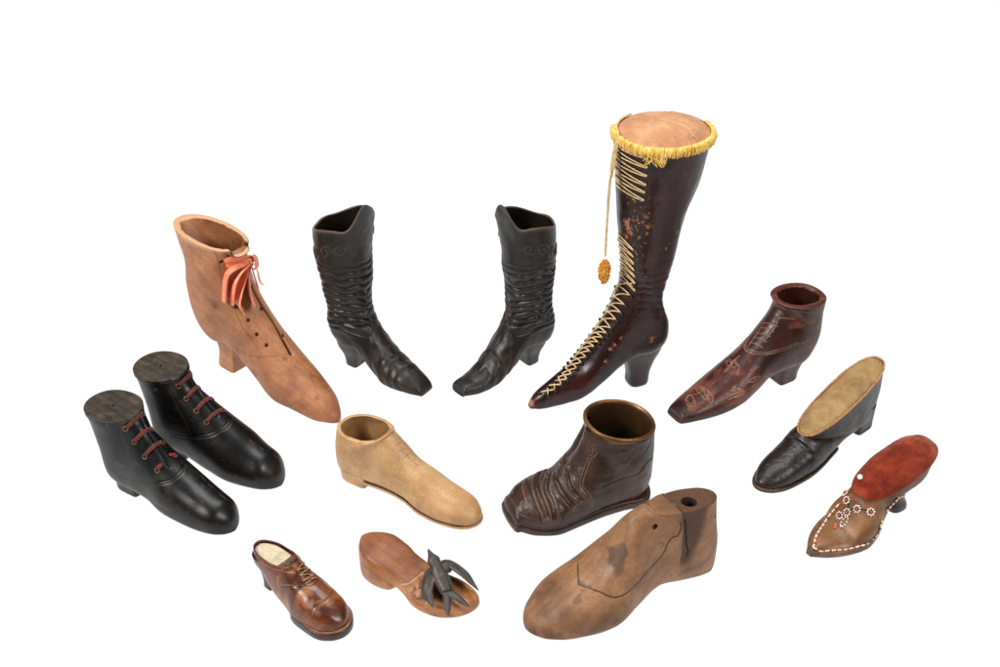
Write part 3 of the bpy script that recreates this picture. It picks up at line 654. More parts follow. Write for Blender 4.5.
# ================================================================== carved tan boot with ribbon
def tan_boot():
    d=DEC['tan']; r=thing('carved_boot','tall tan carved wooden boot with open top and a coral ribbon bow on its lacing','wooden boot',pose('tan'))
    m=surf('tan_wood',[K(140,88,58),K(174,120,82),K(192,138,98)],45,(.42,.58),.2,700,grain=24,dark=K(38,20,12),light=K(204,160,122),wear=K(120,66,40),deep=K(70,36,20),gamt=.14,gcol=K(120,70,42),coat=.06,coatr=.4)
    b=body('tan'); 
    b.groove(d['slit'],1.3,4.2,0,1.2); b.groove(d['seam1'],.42,.3,0,.6); b.groove(d['seam2'],.4,.25,0,.45); b.groove(d['seam3'],.4,.25,0,.3)
    for uv in d['holes']+d['holesb'][:2]: b.spot(uv,1.5,2.6,0,1.2,4)
    for uv in d['spots']: b.spot(uv,1.8,.1,0,.55,1.2,.5)
    # carved flap step below the rim at the front, chipped pale edge
    U=b.U[:,None]; T=(b.T[None]+.5)%1-.5
    z=b.P0[...,2]; edge=np.exp(-((U-1)/.012)**2)*(.5+.5*fbm(b.P0/5,3,2)); b.paint[...,1]=np.maximum(b.paint[...,1],np.clip(edge,0,1)*.8)
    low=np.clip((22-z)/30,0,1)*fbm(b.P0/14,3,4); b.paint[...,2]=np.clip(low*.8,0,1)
    b.disp+= (fbm(b.P0/26,2,8)-.5)*1.0+(fbm(b.P0/5,2,1)-.5)*.18
    notch=np.exp(-(np.maximum(np.abs(T-.0)-.07,0)/.008)**2)*(U>.9); 
    b.P0[...,2]-= (notch*np.clip((U-.93)/.05,0,1))*5.5
    ch=np.exp(-((np.abs(T)-.075)/.01)**2)*np.clip((U-.965)/.03,0,1); b.paint[...,0]=np.maximum(b.paint[...,0],ch); b.disp-=ch*1.3
    cn=np.clip((U-.94)/.03,0,1)*np.exp(-((np.abs(T)-.085)/.035)**2); cc=np.clip((fbm(b.P0/2.5,3,21)-.5)*7,0,1)*cn; b.paint[...,1]=np.maximum(b.paint[...,1],cc); b.disp-=cc*.7; b.paint[...,0]=np.maximum(b.paint[...,0],np.clip((fbm(b.P0/3,3,25)-.6)*7,0,1)*cn*.9)
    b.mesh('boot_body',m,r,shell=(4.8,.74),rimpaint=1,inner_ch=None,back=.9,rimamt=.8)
    lv=ST['tan']['heel']; lv=[[lv[0][0]+6,lv[0][1]+1,lv[0][2]+2,lv[0][3]]]+lv[1:]
    heel('heel',m,r,lv,nf=10)
    # ribbon bow tied through the upper eyelets
    rm=surf('coral_ribbon',[K(218,126,92),K(236,150,116),K(244,170,138)],90,(.5,.65),.15,900,sheen=.5,spec=.2,stretch=(1,1,3))
    rb=MB(); bw=DEC['tan_bow']; kn,_=b.at(*bw['a'][0],3.5)
    def strip(pts,wd,axis,fold=1.2,ph=0,n=26,tip=1.):
        P=cr(pts,max(2,n//(len(pts)-1))); t=np.linspace(0,1,len(P)); W=np.interp(t,np.linspace(0,1,len(wd)),wd); ax=np.asarray(axis,float); ax/=np.linalg.norm(ax)
        s=np.linspace(-1,1,15); T=np.gradient(P,axis=0); T/=np.linalg.norm(T,axis=1,keepdims=True)+1e-9; Nn=np.cross(T,ax); Nn/=np.linalg.norm(Nn,axis=1,keepdims=True)+1e-9
        W=W*2.3; G=P[:,None]+ax*(s[None]*W[:,None]/2)[...,None]+Nn[:,None]*(fold*np.sin(s*5.5+ph+2.2*t[:,None])*np.minimum(1,W/6)[:,None])[...,None]
        G2=G-Nn[:,None]*.25; rb.grid(G,closed_v=False); rb.grid(G2,closed_v=False,flip=True)
    x,y,z_=kn
    def on(key,offs): L=bw[key]; return [b.at(q[0],q[1],f)[0] for q,f in zip(L,offs)]
    strip(on('a',[3.5,4.5,3.5,3.5,4.5,5]),[3,7,10,11,13,13],(.85,-.45,.2),1.3,0)
    strip(on('b',[4.5,6.5,7,7,6.5,5]),[3,8,13,15,16,14],(.9,-.35,.1),1.5,1.5)
    strip(on('c',[5,6.5,6.5,5.5,4]),[3,8,11,12,9],(.85,-.5,.1),1.2,.6)
    mid=[(np.array(p)+np.array(q))/2 for p,q in zip(on('a',[4.5,6,6,6,6,5.5]),on('b',[5.5,7,7,7,6.5,6])[:1]+on('b',[5.5,7,7,7,6.5,6]))]; strip(mid,[3,7,9,11,12,10],(.9,-.4,.1),1.5,2.4)
    strip(on('t',[3.5,4,2.6,.8]),[4,7,8,6],(.2,-.3,.93),.7,0)
    strip(BOWT,[1.5,2,2.4,3.2,3.4,1.5],(.5,-.5,.5),.5,.3); strip(BOWU,[1.4,1.8,2,2.2,2,1.4],(.6,-.6,.2),.4,.9)
    strip([kn+np.array(q) for q in ((0,-1,0),(3,0,5),(8,-1,4),(9,-2,-4),(4,-3,-8))],[3,4,5,5,3],(.5,-.7,.3),.5,.2)
    rb.blob((x,y-1,z_),(3.2,2.8,3.6))
    rb.build('ribbon_bow',rm,r)
# ================================================================== pair of black lasts with red laces
def black_shoe(nm,label,side):
    d=DEC[nm]; r=thing('laced_shoe',label,'wooden shoe',pose(nm),'pair of black wooden shoes with red laces')
    if not hasattr(black_shoe,'m'):
        black_shoe.m=surf('black_lacquer',[K(10,9,9),K(18,16,16),K(28,24,23)],30,(.3,.42),.05,420,coat=.12,coatr=.22,dark=K(4,4,4),light=K(96,86,76),wear=K(60,52,46),spec=.32,scr=.3)
        black_shoe.t=surf('bare_last_top',[K(48,42,36),K(72,64,54),K(96,86,73)],90,(.45,.6),.15,700,grain=20,dark=K(12,8,6),light=K(150,140,120),gamt=.35)
        black_shoe.e=surf('aged_eyelet',[K(86,60,46),K(122,90,70),K(150,116,92)],200,(.3,.5),.2,900,metal=.6,spec=.5)
        black_shoe.l=surf('red_lace',[K(66,26,22),K(96,38,31),K(122,52,42)],220,(.6,.8),.5,1500,sheen=.3)
        black_shoe.s=surf('bright_red_lace',[K(130,26,22),K(170,36,30),K(180,48,38)],220,(.6,.8),.4,1500)
    b=body(nm)
    b.groove(d['seam2'],.35,.35,0,.6); b.groove(d['seam3'],.35,.35,1,.3); b.groove(d['seam1'],.3,.2,1,.22)
    b.groove(d['gap'],1.2,.9,0,.9)
    for i in range(len(d['seam1'])-1): pass
    zr=b.P0[...,2]; b.paint[...,2]=np.clip(fbm(b.P0/9,4,31+len(nm))-.62,0,1)*1.6*(zr<45)
    b.paint[...,1]=np.maximum(b.paint[...,1],np.clip((fbm(b.P0*np.array([.02,.5,.25]),4,12)-.72)*4,0,.35))
    b.disp+=(fbm(b.P0/20,2,6)-.5)*.7
    b.mesh('shoe_body',black_shoe.m,r)
    b.lid('top_disc',black_shoe.t,r,h=0,inset=.15,lift=.25,noise=.25)
    O=b.P[-1].mean(0); q=MB(); q.tube([O+[0,0,.2],O+[0,0,.75]],1.3,12); q.build('nail_hole',surf('dark_hole',[K(12,8,6),K(16,10,8),K(20,12,8)],60,(.8,.9)),r)
    lv=[[17,0,33,17],[7,0,32,15.6],[0,0,31,15.2]]; heel('heel',black_shoe.m,r,lv,nf=10)
    for k,(uv,fv) in enumerate(zip(d['eye'],d['eyeb'])):
        for vv,on in ((uv,1),(fv,1)):
            p,n=b.at(*vv,.25); t=MB(); t.torus(p,n,2.0,.62,20,8); o=t.build('eyelet',black_shoe.e,r)
            t=MB(); Fm=frame(n); t.tube([p-n*.4,p+n*.12],1.75,14); t.build('eyelet_hole',bpy.data.materials['dark_hole'],o)
        # flat lace from near eyelet across the front to the far one
        dv=((fv[1]-uv[1]+.5)%1)-.5; n_=22
        last=(k==len(d['eye'])-1)
        rng=(0.04,.30) if (nm=='blk' and last) else (0.04,.92)
        A=[(uv[0]+(fv[0]-uv[0])*t,uv[1]+dv*t) for t in np.linspace(*rng,n_)]
        P=[];Nn=[]
        for i,(u,v) in enumerate(A):
            a=i/(n_-1); p,n=b.at(u,v,.25+1.1*math.sin(math.pi*min(1,a+.08))**.6); P.append(p);Nn.append(n)
        t=MB(); t.tube(P,1.9,10,flat=(Nn,.28)); t.build('lace',black_shoe.l,r)
    fv=d['eyeb'][3 if nm=='blk' else 0]; A=[(fv[0]+(.012 if nm=='blk' else -.03)*t,fv[1]+(-.03 if nm=='blk' else .05)*t) for t in np.linspace(0,1,10)]
    P,Nn=zip(*[b.at(u,v,.7) for u,v in A]); t=MB(); t.tube(P,1.3,10,flat=(list(Nn),.5)); t.build('lace',black_shoe.s,r,label='bright red end of the lace')
# ================================================================== pair of dark ruffled western boots
def ruffled(nm,label):
    r=thing('ruffled_boot',label,'boot',pose(nm),'pair of dark brown boots with gathered shafts')
    if 'brown_black_iron' not in bpy.data.materials:
        surf('brown_black_iron',[K(24,19,17),K(36,29,25),K(54,43,36)],40,(.36,.5),.22,480,dark=K(10,7,6),light=K(110,88,70),wear=K(96,74,58),deep=K(24,18,15),spec=.4,coat=.05,coatr=.3)
    m=bpy.data.materials['brown_black_iron']
    b=body(nm,per=34,nth=360,rim=True); P=b.P0; z=P[...,2]; sd=3 if nm=='rufL' else 19
    sgn=1 if nm=='rufL' else 1
    U=b.U[:,None]+0*z; th=b.T[None]*2*np.pi
    ctr=P.mean(axis=1,keepdims=True); ang=np.arctan2(P[...,1]-ctr[...,1],P[...,0]-ctr[...,0])
    cyl=np.stack([np.cos(ang)*2.2,np.sin(ang)*2.2,z/13],-1)
    warp=(fbm(cyl*.8,2,sd)-.5)*10+1.5*np.sin(ang*2+(.6 if nm=='rufL' else 2.4))+P[...,0]*.12*1
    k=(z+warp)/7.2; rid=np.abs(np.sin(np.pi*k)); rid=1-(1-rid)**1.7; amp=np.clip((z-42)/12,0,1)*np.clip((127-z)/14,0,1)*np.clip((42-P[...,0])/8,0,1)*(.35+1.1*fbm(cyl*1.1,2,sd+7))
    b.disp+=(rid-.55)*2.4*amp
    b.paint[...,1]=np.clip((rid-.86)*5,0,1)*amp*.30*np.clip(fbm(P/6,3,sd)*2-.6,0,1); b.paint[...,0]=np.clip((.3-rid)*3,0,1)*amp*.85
    # creases over the instep and ball
    foot=np.clip((52-z)/14,0,1)*np.clip((P[...,0]-34)/12,0,1)*np.clip((P[...,0]<84)*1.,0,1)*np.clip((88-P[...,0])/14,0,1)
    k2=(P[...,0]*1.0+P[...,2]*.55+np.abs(P[...,1])*.5+(fbm(P/16,2,sd+1)-.5)*16)/9.5; r2=np.abs(np.sin(np.pi*k2)); b.disp+=(r2-.6)*1.1*foot*np.clip(z/12,0,1); b.paint[...,1]=np.maximum(b.paint[...,1],np.clip((r2-.93)*9,0,1)*foot*.22)
    b.disp+=(fbm(P/14,2,sd+5)-.5)*1.4
    # embossed scroll band below the rim
    for s in (1,-1):
        for q in range(5):
            a0=s*(.15+.08*q); uc=.935
            pts=[]
            for t in np.linspace(0,2.6*np.pi,18):
                rr=.022*(1-t/(3.3*np.pi)); pts.append((uc+rr*.95*math.sin(t)*(1 if q%2 else -1),a0+rr*1.7*math.cos(t)))
            L=b.line(pts)[0]; f=np.exp(-(b.field(L)/.65)**2); b.disp+=1.0*f; b.paint[...,1]=np.maximum(b.paint[...,1],f*.28)
    L=b.line([(.90,v) for v in np.linspace(.08,.92,40)])[0]; f=np.exp(-(b.field(L)/.6)**2); b.disp+=.3*f
    edge=np.exp(-((U-1)/.006)**2); b.paint[...,1]=np.maximum(b.paint[...,1],edge*.45)
    # side seam and vamp seam
    b.groove([(.30,.22),(.36,.12),(.41,.0),(.36,-.12),(.30,-.22)],.7,-.5,1,.08)
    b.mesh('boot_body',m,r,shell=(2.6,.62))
    heel('heel',m,r,[[34,-6,27,17],[22,-5,24,14],[12,0,21,10.6],[4,2,19,9.4],[0,2,18.5,9]],nf=6)
# ================================================================== tall oxblood boot
def tall_boot():
    d=DEC['tall']; r=thing('tall_laced_boot','tall glossy oxblood boot laced with cream cord, yellow fringe and pincushion top, tallest of all','boot pincushion',pose('tall'))
    m=surf('oxblood_lacquer',[K(30,12,11),K(48,18,16),K(66,27,23)],26,(.3,.42),.08,380,coat=.14,coatr=.2,dark=K(14,7,6),light=K(214,170,130),wear=K(168,106,74),spec=.34)
    b=body('tall',per=28,nth=300); P=b.P0; z=P[...,2]
    for i,uv in enumerate(d['chips']): b.spot(uv,[3.0,2.8,2.2,1.6,1.0,.6,.9,.8,.7,.4,1.3,.8,.6,.8,.7,.5][i%16],.3,2,1.0,3.5,1.1,i)
    for i,uv in enumerate(d['chips2']): b.spot(uv,[1.2,1.2,.8,1.1,.8,.9,.5,.5,.6][i%9],.25,2,.9,3.5,1.2,i+30)
    front=np.exp(-((((b.T[None]+.5)%1-.5)-.10)/.06)**2)*np.exp(-((z-185)/34)**2); f=fbm(P/2.1,3,44); b.paint[...,0]=np.maximum(b.paint[...,0],np.clip((f-.60)*9,0,1)*front); b.paint[...,1]=np.maximum(b.paint[...,1],np.clip((fbm(P/1.7,2,51)-.73)*12,0,1)*front*.8); b.disp-=.4*np.clip((f-.6)*9,0,1)*front
    ank=np.exp(-((z-118)/20)**2); k=np.abs(np.sin(np.pi*(z+(fbm(P/14,2,3)-.5)*9)/7.5)); b.disp+=(k-.6)*.75*ank; b.disp+=(fbm(P/16,3,5)-.5)*1.4
    b.spot((0.0,.0),4,.1,2,1.1,1.5,.4)
    # plain band along the lacing edge
    b.mesh('boot_body',m,r)
    hv=ST['tall']['heel']; heel('heel',m,r,[[62,-12,34,20],[50,-14,32,18.5],[38,-12,27,15],[26,-7,22.5,11.6],[13,-3,19.5,9.8],[3,-2,19,10.2],[0,-1.5,18.5,9.6]],nf=3.2)
    lace=surf('cream_cord',[K(190,158,112),K(226,198,152),K(240,218,180)],300,(.6,.8),.6,1600)
    # upper zigzag lacing: one cord, near points wide, far points round the front
    zr=sorted(d['zr'][1:]+[],key=lambda p:p[0]); zr=[p for p in zr if .4<p[0]]
    def cord(name,uvs,rad=.62,off=.9,arch=0.):
        pts=[]
        for (u0,v0),(u1,v1) in zip(uvs[:-1],uvs[1:]):
            dv=((v1-v0+.5)%1)-.5
            for t in np.linspace(0,1,12)[:-1]: pts.append(b.at(u0+(u1-u0)*t,v0+dv*t,off+arch*math.sin(math.pi*t))[0])
        t=MB(); t.tube(pts,rad,7); t.build(name,lace,r)
    def zig(zs,vn):
        seq=[]; pt=abs(zs[0]-zs[1])
        for z0 in zs: seq+=[(b.uz(-.05,z0+pt*.75),-.05),(b.uz(vn,z0+.6),vn),(b.uz(vn,z0-.6),vn-.002),(b.uz(-.05,z0-.5),-.05)]
        return seq
    cord('lace',zig(np.linspace(b.at(UPZ[0]-.02,.13)[0][2],b.at(UPZ[-1],.13)[0][2],6),.128)); cord('lace',zig(np.linspace(b.at(*LOWZ[0])[0][2],b.at(*LOWZ[-1])[0][2],7),.098))
    # crossed lacing over black studs down to the toe
    near=sorted(d['sn'],key=lambda p:-p[0]); far=sorted(d['sf'],key=lambda p:-p[0]); n=19
    def res(L,n):
        L=np.array(L); L[:,1]=((L[:,1]+.5)%1)-.5; L=L[np.argsort(-L[:,0])]; s=np.linspace(0,1,len(L)); t=np.linspace(0,1,n); return np.stack([np.interp(t,s,L[:,0]),np.interp(t,s,np.convolve(np.pad(L[:,1],1,mode='edge'),[.25,.5,.25],'valid'))],1)
    A=res(near,n); B=res(far,n)
    cord('lace',[tuple(A[i]) if i%2 else tuple(B[i]) for i in range(n)],.66,.8,.5); cord('lace',[tuple(B[i]) if i%2 else tuple(A[i]) for i in range(n)],.66,1.3,.5)
    sm=surf('black_stud',[K(16,12,12),K(24,18,18),K(34,26,24)],200,(.25,.4),.05)
    for q in list(A)+list(B):
        p,nn=b.at(q[0],q[1]+(.014 if q[1]>.02 else -.014),1.3); t=MB(); t.blob(p,(1.8,1.8,1.5),nn,7,10); t.build('lace_stud',sm,r)
    # pincushion and fringe
    cm=surf('tan_suede',[K(168,120,84),K(196,148,110),K(212,168,130)],40,(.8,.95),.3,900,sheen=.2,wear=K(150,90,60))
    b.lid('pincushion',cm,r,h=9,inset=1.2,noise=2.2,power=.8)
    fm=surf('yellow_wool',[K(206,152,50),K(238,200,104),K(250,224,150)],260,(.7,.9),.6,1500,sheen=.4)
    O=b.P[-1]; ctr=O.mean(0); f=MB(); nO=len(O); rr=random.Random(5)
    for i in range(260):
        a=(-.09+i/260*.60)*nO; p=O[int(a)%nO]; dn=(p-ctr)/np.linalg.norm(p-ctr); tg=np.cross([0,0,1],dn); l=rr.uniform(6.5,10.5)*.72; j=rr.uniform(-1.4,1.4)
        q=[p+dn*-1.5+[0,0,rr.uniform(1,2.2)],p+dn*rr.uniform(1,2.2)+tg*j*.4+[0,0,rr.uniform(.6,1.8)],p+dn*rr.uniform(1.6,3.2)+tg*j*.8+[0,0,-l*.4],p+dn*rr.uniform(1,2.4)+tg*j+[0,0,-l*.75],p+dn*rr.uniform(.2,1.2)+tg*(j+rr.uniform(-.8,.8))+[0,0,-l*.8+rr.uniform(-1.5,2)]]
        f.tube(cr(q,3),rr.uniform(.6,1.0),5)
    for i in range(26):   # loose torn end of the braid, hanging on the near side
        a=(.155+rr.uniform(-.03,.03))*nO; p=O[int(a)%nO]; dn=(p-ctr)/np.linalg.norm(p-ctr); tg=np.cross([0,0,1],dn)
        q=[p+dn*1.5,p+dn*2.4+tg*rr.uniform(-2,2)+[0,0,-6],p+dn*rr.uniform(1,2.5)+tg*rr.uniform(-5,5)+[0,0,rr.uniform(-15,-9)]]; f.tube(cr(q,4),.45,5)
    f.build('fringe',fm,r)
    # twisted cord round the top, down the front to a tassel, and loose strand over the cushion
    c=MB(); 
    def twisted(P,rad):
        P=np.asarray(P); s=np.concatenate([[0],np.cumsum(np.linalg.norm(np.diff(P,axis=0),axis=1))]); n=int(s[-1]/.45)+8; t=np.linspace(0,s[-1],n); Q=np.stack([np.interp(t,s,P[:,k]) for k in range(3)],1)
        T=np.gradient(Q,axis=0); T/=np.linalg.norm(T,axis=1,keepdims=True); a=np.cross(T,[.3,.9,.2]); a/=np.linalg.norm(a,axis=1,keepdims=True); bb=np.cross(T,a)
        for ph in (0,np.pi): c.tube(Q+(a*np.cos(t*1.9+ph)[:,None]+bb*np.sin(t*1.9+ph)[:,None])*rad*.55,rad*.62,6)
    top=[]
    for v in np.linspace(.80,.97,8)[::-1]: 
        p=O[int(v*nO)%nO]; dn=(p-ctr)/np.linalg.norm(p-ctr); top.append(p-dn*1.5+[0,0,2.6])
    F0=O[0]; h=(O[0]-ctr)/np.linalg.norm(O[0]-ctr); side=np.array([0,1.,0])
    down=[F0+h*1.5+side*1+[0,0,1.5],F0+h*5.5+side*2+[0,0,-10],F0+h*7.5+side*3+[0,0,-30],F0+h*8.5+side*3+[0,0,-55],F0+h*9+side*3+[0,0,-85],F0+h*9+side*3+[0,0,-112]]
    twisted(cr(top[::-1]+down,8),1.0)
    d2=[F0+h*2.5+side*4+[0,0,-1],F0+h*6.5+side*5+[0,0,-22],F0+h*7+side*3+[0,0,-34],F0+h*6+side*0+[0,0,-24],F0+h*3+side*-1+[0,0,-4]]; twisted(cr(d2,8),.9)
    d3=[F0+h*3+side*3+[0,0,-2],F0+h*9+side*5+[0,0,-30],F0+h*10.5+side*5+[0,0,-56],F0+h*10+side*5+[0,0,-62]]; twisted(cr(d3,8),.8)
    c.build('cord',lace,r)
    g=MB(); cs=[ctr+h*2+side*-6+[0,0,8.6],ctr+h*-8+side*4+[0,0,8.6],ctr+h*-14+side*14+[0,0,7.2],ctr+h*-13+side*24+[0,0,5.8],ctr+h*-15+side*31+[0,0,4]]; g.tube(cr(cs,7),.38,6); g.build('loose_thread',lace,r)
    tas=MB(); tc=F0+h*9+side*3+np.array([0,0,-128.])
    for i in range(520):
        dr=np.array([rr.gauss(0,1),rr.gauss(0,1),rr.gauss(0,1)]); dr/=np.linalg.norm(dr)+1e-9; base=tc+dr*[2.4,2.4,9]; tip=tc+dr*np.array([5.2,5.2,12.])*rr.uniform(.8,1.12); md=(base+tip)/2+np.array([rr.uniform(-1.5,1.5) for _ in range(3)]); tas.tube(cr([base,md,tip],3),.42,4)
    tas.blob(tc,(4,4,10.5))
    om=surf('orange_yellow_wool',[K(208,122,30),K(232,162,50),K(246,200,96)],70,(.7,.9),.6,1500,sheen=.4)
    tas.build('tassel',om,r)
# ================================================================== carved reddish boot
def red_boot():
    d=DEC['red']; r=thing('carved_ankle_boot','reddish brown carved wooden ankle boot with squared toe, open round top and scratched leaf lines','wooden boot',pose('red'))
    m=surf('red_stained_wood',[K(44,22,19),K(76,36,30),K(102,52,41)],24,(.3,.46),.16,520,grain=14,dark=K(24,12,10),light=K(188,140,112),wear=K(150,84,58),deep=K(58,22,14),coat=.08,coatr=.25,gamt=.3,gcol=K(40,18,14))
    b=body('red')
    for k,uv in d.items():
        b.groove(uv,.34,.5,1,.5 if k[0]!='l' else .4,smooth=k[0]!='s')
    L=b.line(d['l1'])[0]; f=b.field(L); 
    P=b.P0; b.paint[...,2]=np.clip((fbm(P/np.array([22,9,7]),4,5)-.55)*2.2,0,.75); b.disp+=(fbm(P/18,2,8)-.5)*1.1+(fbm(P/4,2,1)-.5)*.2
    U=b.U[:,None]; b.disp+=.4*np.clip((U-.935)/.015,0,1)
    tip=np.clip((P[...,0]-133)/4,0,1); b.paint[...,0]=np.maximum(b.paint[...,0],tip*.7)
    b.mesh('boot_body',m,r,shell=(6.4,.72),rimpaint=2,rimamt=.15)
    heel('heel',m,r,[[42,-8,36,19],[31,-8,34,18],[21,-4,31,15.6],[9,1,29,14],[0,2,28.5,13.6]],nf=9)
# ================================================================== black slipper pincushion
def slipper():
    r=thing('slipper_pincushion','low black leather slipper with wedge back and long flat tan cushion filling its opening','shoe pincushion',pose('slip'))
    m=surf('black_crackled_leather',[K(24,16,14),K(36,25,22),K(50,36,31)],40,(.34,.48),.25,330,coat=.12,coatr=.25,dark=K(8,6,6),light=K(104,86,72),wear=K(84,64,52),spots=(190,.6,K(14,10,9),.6))
    b=body('slip',per=34); P=b.P0; b.paint[...,2]=np.clip((fbm(P/6,4,5)-.64)*2.5,0,.5); b.disp+=(fbm(P/12,3,2)-.5)*1.0
    b.disp+=(np.abs(np.sin(P[...,0]/2.6+P[...,1]*.2+fbm(P/6,2,3)*5))-.5)*.16*np.clip((P[...,2]-8)/8,0,1)*np.clip((P[...,0]-84)/8,0,1)
    b.mesh('upper',m,r)
    sm=surf('worn_sole_leather',[K(50,36,28),K(84,62,46),K(120,92,66)],60,(.5,.7),.3,800)
    slab('sole',sm,r,b,0,62,.97,1.9,-.5,2.6,None,.5,minz=0)
    heel('heel',m,r,[[24,-3.5,26,14],[8,-2.8,25,13.8],[2.5,-2.4,24.5,13.6]],nf=9); heel('heel_tip',sm,r,[[2.6,-2.8,24.8,13.9],[1.2,-2.8,24.8,13.9],[0,-2.5,24.5,13.7]],nf=9)
    cm=surf('tan_velvet',[K(130,102,64),K(160,131,88),K(180,151,108)],60,(.75,.95),.35,1300,sheen=.35,dark=K(96,70,40),spots=(55,.6,K(116,86,48),.2))
    b.lid('cushion',cm,r,h=4.5,inset=1.1,noise=.8,power=.5)
    tm=surf('braid_trim',[K(150,104,70),K(186,138,96),K(206,164,122)],300,(.6,.8),.5,1500); t=MB(); O=b.P[-1]; ctr=O.mean(0); k=0; s=np.linalg.norm(np.diff(np.vstack([O,O[:1]]),axis=0),axis=1).sum(); n=int(s/1.75)
    cum=np.concatenate([[0],np.cumsum(np.linalg.norm(np.diff(np.vstack([O,O[:1]]),axis=0),axis=1))]); OO=np.vstack([O,O[:1]])
    for i in range(n):
        q=np.array([np.interp(i*s/n,cum,OO[:,j]) for j in range(3)]); dn=(q-ctr)/np.linalg.norm(q-ctr); tg=np.cross([0,0,1.],dn); p=q+np.array([0,0,.5])
        t.blob(p+dn*.3,(.95,.95,1.5),dn*.5+tg*.75+np.array([0,0,.3]),6,8)
    t.build('braid_trim',tm,r)
# ================================================================== velvet pincushion shoe with beads
def beaded():
    d=DEC['velv']; r=thing('beaded_pincushion_shoe','pointed brown shoe with plump rust velvet cushion, white beaded daisies and curved heel','shoe pincushion',pose('velv'))
    m=surf('brown_kid_leather',[K(84,52,30),K(120,82,50),K(150,110,70)],34,(.36,.5),.2,600,coat=.15,coatr=.3,dark=K(60,30,18),light=K(180,150,110),wear=K(170,96,48))
    b=body('velv',per=34); P=b.P0; b.paint[...,2]=np.clip((fbm(P/9,3,5)-.5)*1.6,0,.6)*(P[...,0]>60); b.disp+=(fbm(P/14,2,2)-.5)*.7
    back=P[...,0]<46; b.paint[...,0]=np.maximum(b.paint[...,0],back*np.clip(.55-(P[...,2]-40)/30,0,.7)); b.paint[...,1]=np.maximum(b.paint[...,1],back*np.clip((P[...,2]-46)/8,0,1)*.3)
    b.mesh('upper',m,r)
    sm=surf('platform_sole_leather',[K(88,64,46),K(122,92,68),K(140,112,84)],60,(.45,.6),.25,800,coat=.1)
    slab('sole',sm,r,b,0,50,1.0,2.4,-.2,5.0,None,.6,minz=0,nose=1.0)
    hm=surf('dark_heel_lacquer',[K(40,22,18),K(66,38,30),K(90,54,42)],50,(.26,.4),.1,600,coat=.3)
    heel('heel',hm,r,[[42,-13,32,17],[34,-11,30,15.5],[26,-5,24,11],[18,1,17.5,7.4],[11,2,15.5,6.6],[4,-1,17.5,8.4],[0,-1.5,18.2,9]],nf=3,nth=64)
    vm=surf('rust_velvet',[K(96,34,21),K(138,56,36),K(174,86,58)],70,(.85,.95),.6,1400,sheen=.5,spec=.1,wear=K(190,90,60),spots=(260,.62,K(150,62,38),.3),stretch=(.5,1,1))
    b.lid('velvet_cushion',vm,r,h=15,inset=-1.4,noise=1.8,power=.72,thick=1.5,rings=40)
    O=b.P[-1]; ctr=O.mean(0)
    W=surf('white_bead',[K(205,190,175),K(232,220,208),K(240,232,222)],300,(.12,.2),0,coat=.5); Rr=surf('red_bead',[K(140,40,30),K(176,60,44),K(190,84,60)],300,(.12,.2),0,coat=.5); Or=surf('amber_bead',[K(170,84,26),K(200,110,40),K(214,140,66)],300,(.1,.2),0,coat=.6); Dk=surf('dark_bead',[K(30,24,26),K(44,36,38),K(60,50,50)],300,(.12,.2),0,coat=.5)
    rnd=random.Random(3)
    def bead(t,uv,rad,off=.7):
        p,n=b.at(*uv,off); t.blob(p,rad,n,6,9)
    tt={k:MB() for k in 'WROD'}
    for q,uv in enumerate(d['flow'][:6]):
        p,n=b.at(*uv,1.0); Fm=frame(n); f=MB()
        for k in range(8):
            a=k*math.pi/4; f.blob(p+Fm[0]*2.7*math.cos(a)+Fm[1]*2.7*math.sin(a),(1.15,.85,.85),None,6,8)
        o=f.build('bead_flower',W,r); f=MB(); f.blob(p+n*.4,1.4,n,7,10); f.build('flower_centre',Rr,o)
    p,n=b.at(*d['flow'][6],.9)
    # curved sprays of dark beads joining the flowers
    fl=d['flow']; 
    for A,Bq in ((fl[0],fl[1]),(fl[1],fl[3]),(fl[3],fl[2]),(fl[3],fl[4]),(fl[4],fl[5])):
        dv=((Bq[1]-A[1]+.5)%1)-.5
        for t in np.linspace(.15,.85,6): bead(tt['D'],(A[0]+(Bq[0]-A[0])*t+.01*math.sin(t*3),A[1]+dv*t),.7)
    for L in (d['dark'],):
        A,Bq=L; dv=((Bq[1]-A[1]+.5)%1)-.5
        for t in np.linspace(0,1,5):
            for s in (-.006,.006): bead(tt['O'],(A[0]+(Bq[0]-A[0])*t,A[1]+dv*t+s),.95)
    for k in range(10):
        a=k*math.pi/5; u,v=fl[6]; bead(tt['W'],(u+.022*math.cos(a),v+.016*math.sin(a)),.8)
    rim=b.line(d['rim'],.8)[0]; rim2=b.line(d['rim2'],.8)[0]; sd=b.line(d['side'],.8)[0]
    def row(P,step,keys,lift=0):
        s=np.concatenate([[0],np.cumsum(np.linalg.norm(np.diff(P,axis=0),axis=1))]); 
        for i,x in enumerate(np.arange(0,s[-1],step)):
            q=np.array([np.interp(x,s,P[:,k]) for k in range(3)]); k=keys[i%len(keys)]; tt[k].blob(q+[0,0,lift],(1.0,1.0,1.0),None,6,8)
    row(rim,1.75,'WWRWWO'); row(rim2,1.75,'WWRWWO'); row(sd,1.8,'WRWO')
    for k,nm_,mt in (('W','white_beads',W),('R','red_beads',Rr),('O','amber_beads',Or),('D','dark_beads',Dk)):
        if tt[k].n: tt[k].build('bead_trim',mt,r,label={'W':'white beads','R':'red beads','O':'amber beads','D':'dark beads'}[k]+' of the trim')
    pm=surf('pearl',[K(235,228,216),K(244,240,230),K(250,246,240)],100,(.12,.2),0,coat=.6); q=MB(); pp=np.array(PEARL); q.blob(pp,2.3,None,12,18); q.tube([pp,pp+[-5,3,-7]],.25,6); q.build('pearl_pin',pm,r)
